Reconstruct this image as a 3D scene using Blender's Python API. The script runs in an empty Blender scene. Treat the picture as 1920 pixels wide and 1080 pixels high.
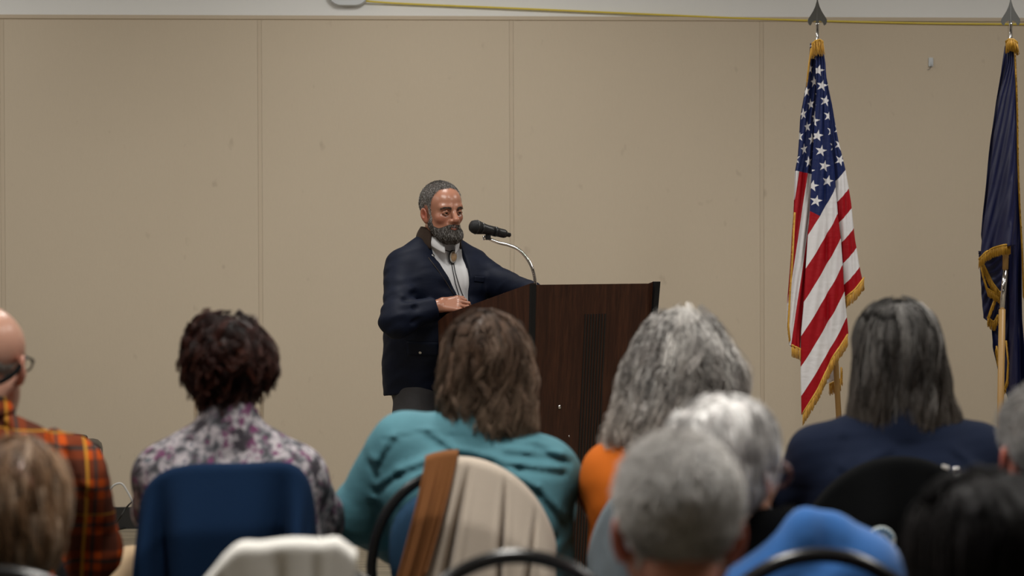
import bpy, bmesh, math, random
import numpy as np
from mathutils import Vector, Matrix, Euler

# ------------------------------------------------------------------ camera
F = 3500.0                     # focal length in pixels of a 1920 px wide frame
H = 1.40
sc = bpy.context.scene
COL = sc.collection
cam_d = bpy.data.cameras.new('camera'); cam = bpy.data.objects.new('camera', cam_d); COL.objects.link(cam)
cam_d.sensor_width = 36; cam_d.lens = 36*F/1920
cam.location = (0, 0, H)
CR = Euler((math.radians(90-0.606), 0, 0)).to_matrix() @ Matrix.Rotation(math.radians(-0.22), 3, 'Z')
cam.rotation_euler = CR.to_euler()
cam_d.dof.use_dof = True; cam_d.dof.focus_distance = 7.9; cam_d.dof.aperture_fstop = 2.7
cam_d.clip_end = 60
sc.camera = cam

# ------------------------------------------------------------------ world, lights, exposure
w = bpy.data.worlds.new('world'); sc.world = w; w.use_nodes = True
w.node_tree.nodes['Background'].inputs[0].default_value = (0.75, 0.8, 0.9, 1)
w.node_tree.nodes['Background'].inputs[1].default_value = 0.02
sc.view_settings.view_transform = 'Standard'; sc.view_settings.look = 'None'
sc.view_settings.gamma = 1; sc.view_settings.use_curve_mapping = False
sc.view_settings.exposure = 0.0
def area(name, loc, size, power, col=(1, .965, .905), rot=(0, 0, 0), spread=180):
    l = bpy.data.lights.new(name, 'AREA'); l.shape = 'RECTANGLE'; l.size, l.size_y = size
    l.energy = power; l.color = col; l.spread = math.radians(spread)
    o = bpy.data.objects.new(name, l); COL.objects.link(o); o.location = loc; o.rotation_euler = rot
    return o
CEIL = 3.6
for lx in (-3.4, -0.3, 2.8):
    for ly, pw in ((8.1, 24), (5.6, 31), (3.2, 46)):
        area('ceiling_lamp', (lx, ly, CEIL-.03), (.6, 1.2), pw*1.35*(1.0 if ly > 7 else .82), spread=180 if ly > 7 else (150 if ly > 5 else 125))
# two track heads over the audience that light the speaker and the flags
for lx, pw in ((-0.9, 16), (0.9, 13)):
    l = bpy.data.lights.new('track_lamp', 'SPOT'); l.energy = pw*2.6; l.spot_size = math.radians(75); l.spot_blend = .8
    l.shadow_soft_size = .05; l.color = (1, .95, .87)
    o = bpy.data.objects.new('track_lamp', l); COL.objects.link(o); o.location = (lx, 6.2, CEIL-.1)
    o.rotation_euler = (Vector((-.2, 9.2, 1.5))-Vector(o.location)).to_track_quat('-Z', 'Y').to_euler()

# ------------------------------------------------------------------ helpers
def at(px, py, Y):
    """the point at depth Y that the photograph shows at pixel (px, py)"""
    d = CR @ Vector(((px-960)/F, -(py-540)/F, -1.0))
    k = Y/d.y
    return Vector((d.x*k, Y, H+d.z*k))
def V(*a): return np.array(a, dtype=float)
def tag(o, label=None, cat=None, group=None, kind=None):
    if label: o['label'] = label
    if cat: o['category'] = cat
    if group: o['group'] = group
    if kind: o['kind'] = kind
    return o
def empty(name, loc=(0, 0, 0), rz=0, **k):
    o = bpy.data.objects.new(name, None); COL.objects.link(o); o.location = loc; o.rotation_euler = (0, 0, rz)
    o.empty_display_size = .1
    return tag(o, **k)
def mesh(name, verts, faces, mat=None, parent=None, smooth=True, cols=None, **k):
    me = bpy.data.meshes.new(name)
    verts = np.asarray(verts, dtype=np.float32)
    if isinstance(faces, np.ndarray):
        nf, kf = faces.shape
        me.vertices.add(len(verts)); me.vertices.foreach_set('co', verts.ravel())
        me.loops.add(nf*kf); me.loops.foreach_set('vertex_index', faces.astype(np.int32).ravel())
        me.polygons.add(nf); me.polygons.foreach_set('loop_start', np.arange(0, nf*kf, kf, dtype=np.int32))
        me.update(calc_edges=True)
    else:
        me.from_pydata([tuple(v) for v in verts], [], faces); me.update()
    me.validate()
    if smooth and len(me.polygons): me.polygons.foreach_set('use_smooth', np.ones(len(me.polygons), dtype=bool))
    if cols is not None:
        ca = me.color_attributes.new('Col', 'FLOAT_COLOR', 'POINT')
        c4 = np.ones((len(verts), 4), dtype=np.float32); c4[:, :3] = cols
        ca.data.foreach_set('color', c4.ravel())
    o = bpy.data.objects.new(name, me); COL.objects.link(o)
    if mat:
        for m in (mat if isinstance(mat, (list, tuple)) else [mat]): me.materials.append(m)
    if parent: o.parent = parent
    return tag(o, **k)

# --- geometry collectors
class MB:
    def __init__(s): s.v = []; s.f = []
    def add(s, v, f):
        n = len(s.v); s.v += [tuple(x) for x in v]; s.f += [tuple(i+n for i in q) for q in f]; return s
    def box(s, c, d, R=None, bev=0):
        bm = bmesh.new(); bmesh.ops.create_cube(bm, size=1)
        for v in bm.verts: v.co = Vector((v.co.x*d[0], v.co.y*d[1], v.co.z*d[2]))
        if bev: bmesh.ops.bevel(bm, geom=bm.edges[:], offset=bev, segments=3, profile=.5, affect='EDGES')
        M = (R.to_4x4() if R else Matrix.Identity(4))
        vs = [Vector(c)+(M @ v.co) for v in bm.verts]; bm.verts.index_update()
        s.add(vs, [[v.index for v in f.verts] for f in bm.faces]); bm.free(); return s
    def tube(s, pts, r, n=10, closed=False, cap=True):
        pts = [Vector(p) for p in pts]; m = len(pts); rs = r if hasattr(r, '__len__') else [r]*m
        vs = []; up = None
        for i, p in enumerate(pts):
            a = pts[(i-1) % m] if closed or i > 0 else p
            b = pts[(i+1) % m] if closed or i < m-1 else p
            t = (b-a).normalized()
            if up is None: up = Vector((0, 0, 1)) if abs(t.z) < .9 else Vector((0, 1, 0))
            x = up.cross(t); x.normalize(); y = t.cross(x); up = y
            for k in range(n):
                an = 2*math.pi*k/n; vs.append(p+(x*math.cos(an)+y*math.sin(an))*rs[i])
        fs = []
        for i in range(m if closed else m-1):
            for k in range(n):
                fs.append((i*n+k, i*n+(k+1) % n, ((i+1) % m)*n+(k+1) % n, ((i+1) % m)*n+k))
        if cap and not closed: fs += [tuple(range(n))[::-1], tuple((m-1)*n+k for k in range(n))]
        return s.add(vs, fs)
    def lathe(s, prof, n=24, M=None):
        """prof: (r, z) list, around z"""
        M = M or Matrix.Identity(4); vs = []; fs = []
        for r, z in prof:
            for k in range(n):
                a = 2*math.pi*k/n; vs.append(M @ Vector((r*math.cos(a), r*math.sin(a), z)))
        for i in range(len(prof)-1):
            for k in range(n): fs.append((i*n+k, i*n+(k+1) % n, (i+1)*n+(k+1) % n, (i+1)*n+k))
        fs += [tuple(range(n))[::-1], tuple((len(prof)-1)*n+k for k in range(n))]
        return s.add(vs, fs)
    def prism(s, poly, y0, y1, M=None):
        """poly (x, z) extruded along y"""
        M = M or Matrix.Identity(4); n = len(poly)
        vs = [M @ Vector((x, y0, z)) for x, z in poly]+[M @ Vector((x, y1, z)) for x, z in poly]
        fs = [tuple(range(n)), tuple(range(n, 2*n))[::-1]]+[(i, i+n, (i+1) % n+n, (i+1) % n) for i in range(n)]
        return s.add(vs, fs)
    def build(s, name, mat=None, parent=None, smooth=True, auto=None, **k):
        o = mesh(name, s.v, s.f, mat, parent, smooth, **k)
        if auto is not None:
            o.data.set_sharp_from_angle(angle=math.radians(auto))
        return o
def spline(pts, n=12):
    """Catmull-Rom through pts"""
    P = [np.array(p, float) for p in pts]; P = [2*P[0]-P[1]]+P+[2*P[-1]-P[-2]]; out = []
    for i in range(1, len(P)-2):
        for t in np.arange(n)/n:
            a, b, c, d = P[i-1:i+3]
            out.append(.5*((2*b)+(-a+c)*t+(2*a-5*b+4*c-d)*t*t+(-a+3*b-3*c+d)*t**3))
    out.append(P[-2]); return out
def grid(name, fn, nu, nv, mat, parent=None, thick=0, uvfn=None, off=0, **k):
    """fn(u, v) -> point on vectorised arrays; returns a sheet, thickened"""
    u, v = np.meshgrid(np.linspace(0, 1, nu), np.linspace(0, 1, nv), indexing='ij')
    P = np.stack(np.broadcast_arrays(*fn(u, v)), -1).reshape(-1, 3)
    i, j = np.meshgrid(np.arange(nu-1), np.arange(nv-1), indexing='ij'); a = (i*nv+j).ravel()
    f = np.stack([a, a+nv, a+nv+1, a+1], 1)
    o = mesh(name, P, f, mat, parent, **k)
    if thick:
        m = o.modifiers.new('thick', 'SOLIDIFY'); m.thickness = thick; m.offset = off
    return o, P, f

# --- implicit surfaces (smooth unions -> surface nets)
def smin(a, b, k):
    if k <= 0: return np.minimum(a, b)
    h = np.clip(.5+.5*(b-a)/k, 0, 1); return b+(a-b)*h-k*h*(1-h)
def smax(a, b, k): return -smin(-a, -b, k)
def cone(P, a, b, ra, rb):
    a = np.asarray(a, float); b = np.asarray(b, float); ba = b-a
    t = np.clip((P-a) @ ba/max(ba @ ba, 1e-9), 0, 1)
    return np.linalg.norm(P-a-t[:, None]*ba, axis=1)-(ra+(rb-ra)*t)
def ell(P, c, r, R=None):
    q = P-np.asarray(c, float)
    if R is not None: q = q @ R
    r = np.asarray(r, float); k0 = np.linalg.norm(q/r, axis=1); k1 = np.linalg.norm(q/(r*r), axis=1)
    return np.where(k1 > 1e-6, k0*(k0-1)/np.maximum(k1, 1e-6), -r.min())
def rotm(x=0, y=0, z=0): return np.array(Euler((math.radians(x), math.radians(y), math.radians(z))).to_matrix())
def prims(P, lst, inf=0.0, kk=None):
    """lst of dicts: t 'c' or 'e', k blend, cut (point, normal)"""
    d = None
    for p in lst:
        if p[0] == 'c': q = cone(P, p[1], p[2], p[3], p[4])-inf
        else: q = ell(P, p[1], p[2], p[3] if len(p) > 3 and isinstance(p[3], np.ndarray) else None)-inf
        o = p[-1] if isinstance(p[-1], dict) else {}
        if 'cut' in o:
            for c, n in ([o['cut']] if not isinstance(o['cut'], list) else o['cut']): q = smax(q, (P-np.asarray(c)) @ np.asarray(n), .008)
        k = o.get('k', .05) if kk is None else kk
        d = q if d is None else smin(d, q, k)
    return d
def axis(lo, hi, res, fine=()):
    out = [lo]
    while out[-1] < hi:
        x = out[-1]; r = res
        for a, b, f in fine:
            if a <= x < b: r = min(r, f)
        out.append(x+r)
    return np.array(out)
def sdf_mesh(fn, lo, hi, res, fine=((), (), ()), margin=.012, B=4):
    ax = [axis(lo[i], hi[i], res, fine[i]) for i in range(3)]
    ax = [np.concatenate([a, a[-1]+(a[-1]-a[-2])*np.arange(1, (-(len(a)-1)) % B+1)]) for a in ax]
    n = [len(a) for a in ax]; nb = [(m-1)//B for m in n]
    cen = [(a[:-1:B][:k]+a[B::B][:k])/2 for a, k in zip(ax, nb)]
    hd = [(a[B::B][:k]-a[:-1:B][:k])/2 for a, k in zip(ax, nb)]
    C = np.stack(np.meshgrid(*cen, indexing='ij'), -1).reshape(-1, 3)
    D = np.sqrt(sum(g**2 for g in np.meshgrid(*hd, indexing='ij'))).ravel()
    cv = np.concatenate([fn(C[i:i+400000]) for i in range(0, len(C), 400000)])
    near = (np.abs(cv) < D*1.15+margin).reshape(nb)
    val = np.repeat(np.repeat(np.repeat(cv.reshape(nb).astype(np.float32), B, 0), B, 1), B, 2)
    val = np.pad(val, ((0, 1),)*3, mode='edge')
    bl = np.argwhere(near)
    m = np.zeros(n, dtype=bool); o = np.arange(B+1)
    I = (bl[:, 0, None]*B+o)[:, :, None, None]; J = (bl[:, 1, None]*B+o)[:, None, :, None]; K = (bl[:, 2, None]*B+o)[:, None, None, :]
    m[I, J, K] = True
    ii = np.argwhere(m); vv = np.empty(len(ii), dtype=np.float32)
    for s in range(0, len(ii), 300000):
        q = ii[s:s+300000]; vv[s:s+300000] = fn(np.stack([ax[0][q[:, 0]], ax[1][q[:, 1]], ax[2][q[:, 2]]], 1))
    val[m] = vv
    ins = val < 0
    # cells
    c8 = [(0, 0, 0), (1, 0, 0), (0, 1, 0), (1, 1, 0), (0, 0, 1), (1, 0, 1), (0, 1, 1), (1, 1, 1)]
    cnt = sum(ins[a:n[0]-1+a, b:n[1]-1+b, c:n[2]-1+c].astype(np.int8) for a, b, c in c8)
    act = (cnt > 0) & (cnt < 8); cells = np.argwhere(act)
    idx = -np.ones(act.shape, dtype=np.int64); idx[act] = np.arange(len(cells))
    acc = np.zeros((len(cells), 3)); num = np.zeros(len(cells))
    def pos(c): return np.stack([ax[0][c[:, 0]], ax[1][c[:, 1]], ax[2][c[:, 2]]], 1)
    for i in range(8):
        for j in range(i+1, 8):
            if sum(abs(c8[i][k]-c8[j][k]) for k in range(3)) != 1: continue
            ca = cells+np.array(c8[i]); cb = cells+np.array(c8[j])
            va = val[ca[:, 0], ca[:, 1], ca[:, 2]]; vb = val[cb[:, 0], cb[:, 1], cb[:, 2]]
            x = (va < 0) != (vb < 0); t = np.clip(va/np.where(va == vb, 1, va-vb), 0, 1)
            pa = pos(ca); pb = pos(cb)
            acc[x] += (pa+(pb-pa)*t[:, None])[x]; num[x] += 1
    verts = acc/np.maximum(num, 1)[:, None]
    faces = []
    for axx in range(3):
        o1 = [0, 0, 0]; o1[axx] = 1
        A = ins[:n[0]-o1[0], :n[1]-o1[1], :n[2]-o1[2]]; Bv = ins[o1[0]:, o1[1]:, o1[2]:]
        e = np.argwhere(A != Bv)
        u, v = [(1, 2), (2, 0), (0, 1)][axx]
        ok = (e[:, u] > 0) & (e[:, v] > 0) & (e[:, u] < n[u]-1) & (e[:, v] < n[v]-1); e = e[ok]
        def g(du, dv):
            q = e.copy(); q[:, u] += du; q[:, v] += dv; return idx[q[:, 0], q[:, 1], q[:, 2]]
        quad = np.stack([g(-1, -1), g(0, -1), g(0, 0), g(-1, 0)], 1)
        flip = ~A[e[:, 0], e[:, 1], e[:, 2]]
        quad[flip] = quad[flip][:, ::-1]
        faces.append(quad)
    faces = np.concatenate(faces); faces = faces[(faces >= 0).all(1)]
    return verts, faces
def wob(P, f, seed=0, n=4):
    """cheap smooth pseudo noise in -1..1"""
    r = np.random.RandomState(seed); s = np.zeros(len(P))
    f = np.asarray(f, float)*np.ones(3)
    for i in range(n):
        k = r.normal(size=3)*f*(1+.5*i); ph = r.uniform(0, 6.28)
        s += np.sin(P @ k+ph+1.3*np.sin(P @ (r.normal(size=3)*f*.6)+r.uniform(0, 6)))/(1+.4*i)
    return s/n*1.6
def segd(P, a, b):
    a = np.asarray(a, float); b = np.asarray(b, float); ba = b-a
    t = np.clip((P-a) @ ba/(ba @ ba), 0, 1); return np.linalg.norm(P-a-t[:, None]*ba, axis=1)

# ------------------------------------------------------------------ materials
class E:
    """tiny expression layer over Math nodes"""
    nt = None
    def __init__(s, sock): s.s = sock
    @staticmethod
    def m(op, *a, clamp=False):
        n = E.nt.nodes.new('ShaderNodeMath'); n.operation = op; n.use_clamp = clamp
        for i, x in enumerate(a):
            if isinstance(x, E): E.nt.links.new(x.s, n.inputs[i])
            else: n.inputs[i].default_value = x
        return E(n.outputs[0])
    def __add__(s, o): return E.m('ADD', s, o)
    __radd__ = __add__
    def __sub__(s, o): return E.m('SUBTRACT', s, o)
    def __rsub__(s, o): return E.m('SUBTRACT', o, s)
    def __mul__(s, o): return E.m('MULTIPLY', s, o)
    __rmul__ = __mul__
    def __truediv__(s, o): return E.m('DIVIDE', s, o)
    def lt(s, o): return E.m('LESS_THAN', s, o)
    def gt(s, o): return E.m('GREATER_THAN', s, o)
    def floor(s): return E.m('FLOOR', s)
    def fract(s): return E.m('FRACT', s)
    def abs(s): return E.m('ABSOLUTE', s)
    def min(s, o): return E.m('MINIMUM', s, o)
    def max(s, o): return E.m('MAXIMUM', s, o)
def newmat(name):
    m = bpy.data.materials.new(name); m.use_nodes = True; E.nt = m.node_tree
    return m, m.node_tree, m.node_tree.nodes['Principled BSDF']
def mixc(nt, f, a, b, mode='MIX'):
    n = nt.nodes.new('ShaderNodeMix'); n.data_type = 'RGBA'; n.blend_type = mode
    for i, x in ((0, f), (6, a), (7, b)):
        x = x.s if isinstance(x, E) else x
        if isinstance(x, bpy.types.NodeSocket): nt.links.new(x, n.inputs[i])
        else: n.inputs[i].default_value = x if i == 0 else (*x[:3], 1)
    return n.outputs[2]
def coords(nt, kind='Object', scale=None):
    t = nt.nodes.new('ShaderNodeTexCoord'); s = t.outputs[kind]
    if scale:
        mp = nt.nodes.new('ShaderNodeMapping'); mp.inputs['Scale'].default_value = scale; nt.links.new(s, mp.inputs[0]); s = mp.outputs[0]
    return s
def noise(nt, vec, scale, detail=3, rough=.5):
    n = nt.nodes.new('ShaderNodeTexNoise'); n.inputs['Scale'].default_value = scale; n.inputs['Detail'].default_value = detail
    n.inputs['Roughness'].default_value = rough; nt.links.new(vec, n.inputs['Vector']); return E(n.outputs['Fac'])
def bump(nt, b, h, strength=.3, dist=.002):
    n = nt.nodes.new('ShaderNodeBump'); n.inputs['Strength'].default_value = strength; n.inputs['Distance'].default_value = dist
    nt.links.new(h.s if isinstance(h, E) else h, n.inputs['Height']); nt.links.new(n.outputs[0], b.inputs['Normal'])
def ramp(nt, fac, stops, interp='LINEAR'):
    n = nt.nodes.new('ShaderNodeValToRGB'); cr = n.color_ramp; cr.interpolation = interp
    while len(cr.elements) < len(stops): cr.elements.new(.5)
    for e, (p, c) in zip(cr.elements, stops): e.position = p; e.color = (*c, 1)
    nt.links.new(fac.s if isinstance(fac, E) else fac, n.inputs[0]); return n.outputs[0]
def plain(name, col, rough=.6, metal=0, spec=.5, var=0, vscale=(8, 8, 8), bmp=None, coat=0, sheen=0):
    m, nt, b = newmat(name)
    b.inputs['Roughness'].default_value = rough; b.inputs['Metallic'].default_value = metal
    b.inputs['Specular IOR Level'].default_value = spec; b.inputs['Coat Weight'].default_value = coat
    b.inputs['Sheen Weight'].default_value = sheen
    if var:
        f = noise(nt, coords(nt, 'Object', vscale), 1, 4)
        c = mixc(nt, f, tuple(x*(1-var) for x in col), tuple(min(1, x*(1+var)) for x in col)); nt.links.new(c, b.inputs['Base Color'])
    else: b.inputs['Base Color'].default_value = (*col, 1)
    if bmp:
        sc_, st = bmp[0], bmp[1]; f = noise(nt, coords(nt, 'Object', sc_ if hasattr(sc_, '__len__') else (sc_,)*3), 1, 3); bump(nt, b, f, st, .002)
    return m
def attr_mat(name, rough=.5, spec=.4, sss=0, bmp=None):
    m, nt, b = newmat(name); a = nt.nodes.new('ShaderNodeAttribute'); a.attribute_name = 'Col'
    nt.links.new(a.outputs['Color'], b.inputs['Base Color']); b.inputs['Roughness'].default_value = rough
    b.inputs['Specular IOR Level'].default_value = spec
    if sss:
        b.inputs['Subsurface Weight'].default_value = sss; b.inputs['Subsurface Radius'].default_value = (.012, .004, .002); b.inputs['Subsurface Scale'].default_value = 1
    if bmp: bump(nt, b, noise(nt, coords(nt, 'Object', (bmp[0],)*3), 1, 3), bmp[1], .001)
    return m
M = {}
M['skin'] = attr_mat('skin', .27, .55, bmp=(300, .25))
M['hair'] = attr_mat('hair_strands', .45, .22)
M['black_metal'] = plain('black_metal', (.012, .012, .013), .25)
M['chrome'] = plain('chrome', (.75, .75, .77), .12, 1)
M['blue_pad'] = plain('blue_upholstery', (.012, .055, .12), .85, var=.2, vscale=(60, 60, 60), bmp=(500, .3))
M['teal_pad'] = plain('dark_teal_upholstery', (.012, .04, .055), .85, var=.2, vscale=(60, 60, 60), bmp=(500, .3))
M['dark_shoe'] = plain('dark_leather', (.02, .018, .016), .4)
M['eye_white'] = plain('eye_white', (.42, .39, .37), .35)
M['iris'] = plain('eye_iris', (.012, .008, .005), .2)
# ------------------------------------------------------------------ the room
YW, SL = 10.2, 0.053
def atw(px, py, off=0.0):
    d = CR @ Vector(((px-960)/F, -(py-540)/F, -1.0)); k = (YW-off)/(d.y-SL*d.x)
    return Vector((d.x*k, d.y*k, H+d.z*k))
WA = math.atan(SL); WR = Matrix.Rotation(WA, 3, 'Z')
def wpt(X, z, off=0.0):            # a point on the front wall plane, off metres in front of it
    return Vector((X, YW+SL*X, z))+WR @ Vector((0, -off, 0))
def wbox(name, x0, x1, z0, z1, d, mat, off=0.0, bev=0, **k):
    b = MB(); c = wpt((x0+x1)/2, (z0+z1)/2, off+d/2); b.box(c, ((x1-x0)/math.cos(WA), d, z1-z0), WR, bev); return b.build(name, mat, smooth=False, **k)
ZT = atw(960, 31).z                # top edge of the panelling
def wall_mat():
    m, nt, b = newmat('beige_vinyl_panel'); co = coords(nt)
    f = noise(nt, coords(nt, 'Object', (1.2, 1.2, .9)), 1, 5); g = noise(nt, coords(nt, 'Object', (90, 90, 90)), 1, 3)
    h = noise(nt, coords(nt, 'Object', (250, 250, 30)), 1, 2)
    c = mixc(nt, f, (.615, .53, .417), (.675, .587, .468)); c = mixc(nt, (h-.5)*.25+.1, c, (.50, .43, .33))
    s = noise(nt, coords(nt, 'Object', (14, 14, 9)), 1, 2)           # scuffs
    c = mixc(nt, (s-.71).max(0)*3.0, c, (.36, .29, .22))
    nt.links.new(c, b.inputs['Base Color']); b.inputs['Roughness'].default_value = .75; b.inputs['Specular IOR Level'].default_value = .2
    bump(nt, b, g+h*.6, .25, .0015); return m
M['panel'] = wall_mat()
M['batten'] = plain('panel_batten', (.60, .51, .395), .7, var=.04)
M['seam'] = plain('dark_seam', (.22, .17, .12), .8)
M['upper'] = plain('white_paint', (.88, .895, .90), .8, var=.04, vscale=(2, 2, 2), bmp=(60, .15))
M['base'] = plain('black_vinyl_base', (.022, .022, .022), .55)
M['side'] = plain('side_wall_paint', (.20, .18, .155), .85)
M['ceil'] = plain('ceiling_tile', (.6, .6, .58), .9, var=.05, vscale=(5, 5, 5), bmp=(200, .4))
def carpet():
    m, nt, b = newmat('carpet_plank'); co = coords(nt, 'Object', (1.2, 26, 1)); f = noise(nt, co, 1, 4, .6)
    g = noise(nt, coords(nt, 'Object', (5, 140, 1)), 1, 2)
    c = ramp(nt, f*.6+g*.4, [(.30, (.13, .115, .085)), (.5, (.24, .205, .15)), (.62, (.36, .31, .23))])
    nt.links.new(c, b.inputs['Base Color']); b.inputs['Roughness'].default_value = .95; bump(nt, b, g, .5, .003); return m
M['carpet'] = carpet()
XL, XR, YB = -4.6, 4.2, -1.4
o = MB().add([(XL, YB, 0), (XR, YB, 0), (XR, YW+SL*XR+.1, 0), (XL, YW+SL*XL+.1, 0), (XL, YB, -.05), (XR, YB, -.05), (XR, YW+SL*XR+.1, -.05), (XL, YW+SL*XL+.1, -.05)],
   [(0, 1, 2, 3), (7, 6, 5, 4), (0, 4, 5, 1), (1, 5, 6, 2), (2, 6, 7, 3), (3, 7, 4, 0)]).build('floor', M['carpet'], smooth=False, kind='structure')
MB().box(((XL+XR)/2, (YB+YW)/2+.2, CEIL+.05), (XR-XL+.4, YW-YB+1, .1)).build('ceiling', M['ceil'], smooth=False, kind='structure')
wf = empty('wall_front', (0, YW, 0), kind='structure')
wf.location = (0, 0, 0)
def wallpart(name, x0, x1, z0, z1, d, mat, off=0, bev=0): o = wbox(name, x0, x1, z0, z1, d, mat, off, bev); o.parent = wf; return o
wallpart('plaster', XL, XR, 0, CEIL, .1, M['upper'], -.1)
seams = [3-475, 7, 489, 960, 1428, 1893, 2360]
sx = [atw(p, 480).x for p in seams]; edges = [XL]+sx+[XR]
for i in range(len(edges)-1):
    a = edges[i]+(.0113 if i else 0); c = edges[i+1]-(.0113 if i < len(edges)-2 else 0)
    if c-a > .05: wallpart('wall_panel', a, c, 0, ZT-.012, .012, M['panel'])
for x in sx:
    wallpart('batten', x-.0105, x+.0105, 0, ZT-.012, .0125, M['batten'], 0, .001)
wbox('trim_1', XL, XR, ZT-.022, ZT, .02, M['batten'], 0, .003, kind='structure')
for nm, a, c in (('baseboard_front', XL, XR),):
    wbox(nm, a, c, 0, .118, .008, M['base'], .012, .002, kind='structure')
MB().box((XL-.05, (YB+YW)/2, CEIL/2), (.1, YW-YB, CEIL)).build('wall_left', M['side'], smooth=False, kind='structure')
MB().box((XR+.05, (YB+YW)/2+.1, CEIL/2), (.1, YW-YB+.2, CEIL)).build('wall_right', M['side'], smooth=False, kind='structure')
MB().box(((XL+XR)/2, YB-.05, CEIL/2), (XR-XL, .1, CEIL)).build('wall_back', M['side'], smooth=False, kind='structure')

# --- wireless access box on the wall, cable, hook
M['white_plastic'] = plain('white_plastic', (.62, .66, .70), .35)
M['grey_print'] = plain('grey_print', (.12, .15, .2), .5)
c = atw(653, -26)
ap = empty('wall_access_box', c, WA, label='white rounded plastic network box on the upper wall where the yellow cable starts', cat='network box')
def rrect(w_, h_, r, n=6):
    out = []
    for cx_, cz, a0 in ((w_/2-r, h_/2-r, 0), (-w_/2+r, h_/2-r, 90), (-w_/2+r, -h_/2+r, 180), (w_/2-r, -h_/2+r, 270)):
        for i in range(n+1): a = math.radians(a0+90*i/n); out.append((cx_+r*math.cos(a), cz+r*math.sin(a)))
    return out
b = MB(); n = 28
rings = [(.86, 0), (.96, -.012), (1, -.03), (1, -.042), (.965, -.05)]
vs = []; fs = []
base = rrect(.225, .225, .075)
for s_, y in rings: vs += [(x*s_, y, z*s_) for x, z in base]
for i in range(len(rings)-1):
    for k in range(n): fs.append((i*n+k, (i+1)*n+k, (i+1)*n+(k+1) % n, i*n+(k+1) % n))
fs += [tuple(range(n)), tuple(range((len(rings)-1)*n, len(rings)*n))[::-1]]
b.add(vs, fs).build('housing', M['white_plastic'], ap, smooth=False)
b = MB()
for k, wd in enumerate((.010, .008, .004, .010, .006, .010, .008, .004, .006)): b.box((-.05+k*.0125, -.0505, -.0755), (wd, .001, .009))
b.build('print', M['grey_print'], ap, smooth=False)
b = MB()
b.tube([(-.0, .004, 0), (0, -.004, 0)], .05)
b.build('mounting_plate', M['white_plastic'], ap)
M['yellow'] = plain('yellow_cable_jacket', (.80, .64, .09), .45)
pts = [atw(x, y, .02) for x, y in ((688, 3), (760, 7), (960, 15.5), (1200, 26), (1440, 36), (1700, 43), (1920, 45.5), (2060, 46))]
pts[0] = atw(686, 2, .03)
MB().tube(spline(pts, 8), .0052, 8).build('yellow_cable', M['yellow'], label='yellow cable strung along the top of the beige wall panels', cat='cable')
hk = empty('adhesive_hook', atw(1745, 118, .013), WA, label='small white adhesive hook stuck on the beige wall between the two flags', cat='hook')
MB().box((0, -.004, .004), (.026, .008, .050), bev=.003).build('hook_plate', M['white_plastic'], hk, smooth=False)
MB().tube(spline([(0, -.006, .006), (0, -.012, -.008), (0, -.02, -.018), (0, -.026, -.010)], 5), .003, 8).build('hook_arm', M['white_plastic'], hk)
MB().tube(spline([(0, -.016, -.012), (-.004, -.012, -.03), (-.02, -.006, -.04)], 5), .0012, 6).build('wire_end', M['grey_print'], hk)

# ------------------------------------------------------------------ lectern
def wood():
    m, nt, b = newmat('dark_walnut_laminate'); co = coords(nt, 'Object', (38, 38, 1.6))
    f = noise(nt, co, 1, 5, .65); g = noise(nt, coords(nt, 'Object', (160, 160, 5)), 1, 3, .6)
    c = ramp(nt, f*.65+g*.35, [(.28, (.018, .0065, .004)), (.48, (.040, .0145, .008)), (.62, (.062, .0225, .0115)), (.78, (.088, .034, .017))])
    nt.links.new(c, b.inputs['Base Color']); b.inputs['Roughness'].default_value = .42; b.inputs['Specular IOR Level'].default_value = .35
    bump(nt, b, g, .12, .001); return m
M['wood'] = wood(); M['edge_black'] = plain('black_edge_trim', (.008, .008, .009), .45, spec=.3)
M['groove'] = plain('groove_black', (.004, .0035, .003), .6)
M['chip'] = plain('bare_chipped_edge', (.45, .38, .3), .8)
PY = 7.4
P0 = at(1003, 534, PY); ang = math.radians(40)
# local frame: x along the front face (to the right, away), y into the body, origin at the near corner on the floor
lec = empty('lectern', (P0.x, P0.y, 0), ang, label='dark walnut lectern with black edging where the bearded man speaks', cat='lectern')
LW, LD = .645, .60; zf = P0.z; zb = zf-.135
lean = .10                                                     # the front leans back towards the floor
tap = .045
def fx(side, z):                                               # x of a front corner at height z
    t = (zf-z)/zf; return (LW-tap*t) if side else tap*t*.9
def fy(z): return lean*(zf-z)/zf
def slab(name, q, th, nrm, mat, parent, **k):
    """a board: polygon q (3-D points) thickened by th along nrm"""
    n = len(q); q = [Vector(p) for p in q]; r = [p+Vector(nrm)*th for p in q]
    fs = [tuple(range(n)), tuple(range(n, 2*n))[::-1]]+[(i, i+n, (i+1) % n+n, (i+1) % n) for i in range(n)]
    return MB().add(q+r, fs).build(name, mat, parent, smooth=False, **k)
slab('front_panel', [(fx(0, zf), fy(zf), zf), (fx(1, zf), fy(zf), zf), (fx(1, .05), fy(.05), .05), (fx(0, .05), fy(.05), .05)], .02, (0, 1, 0), M['wood'], lec)
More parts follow.
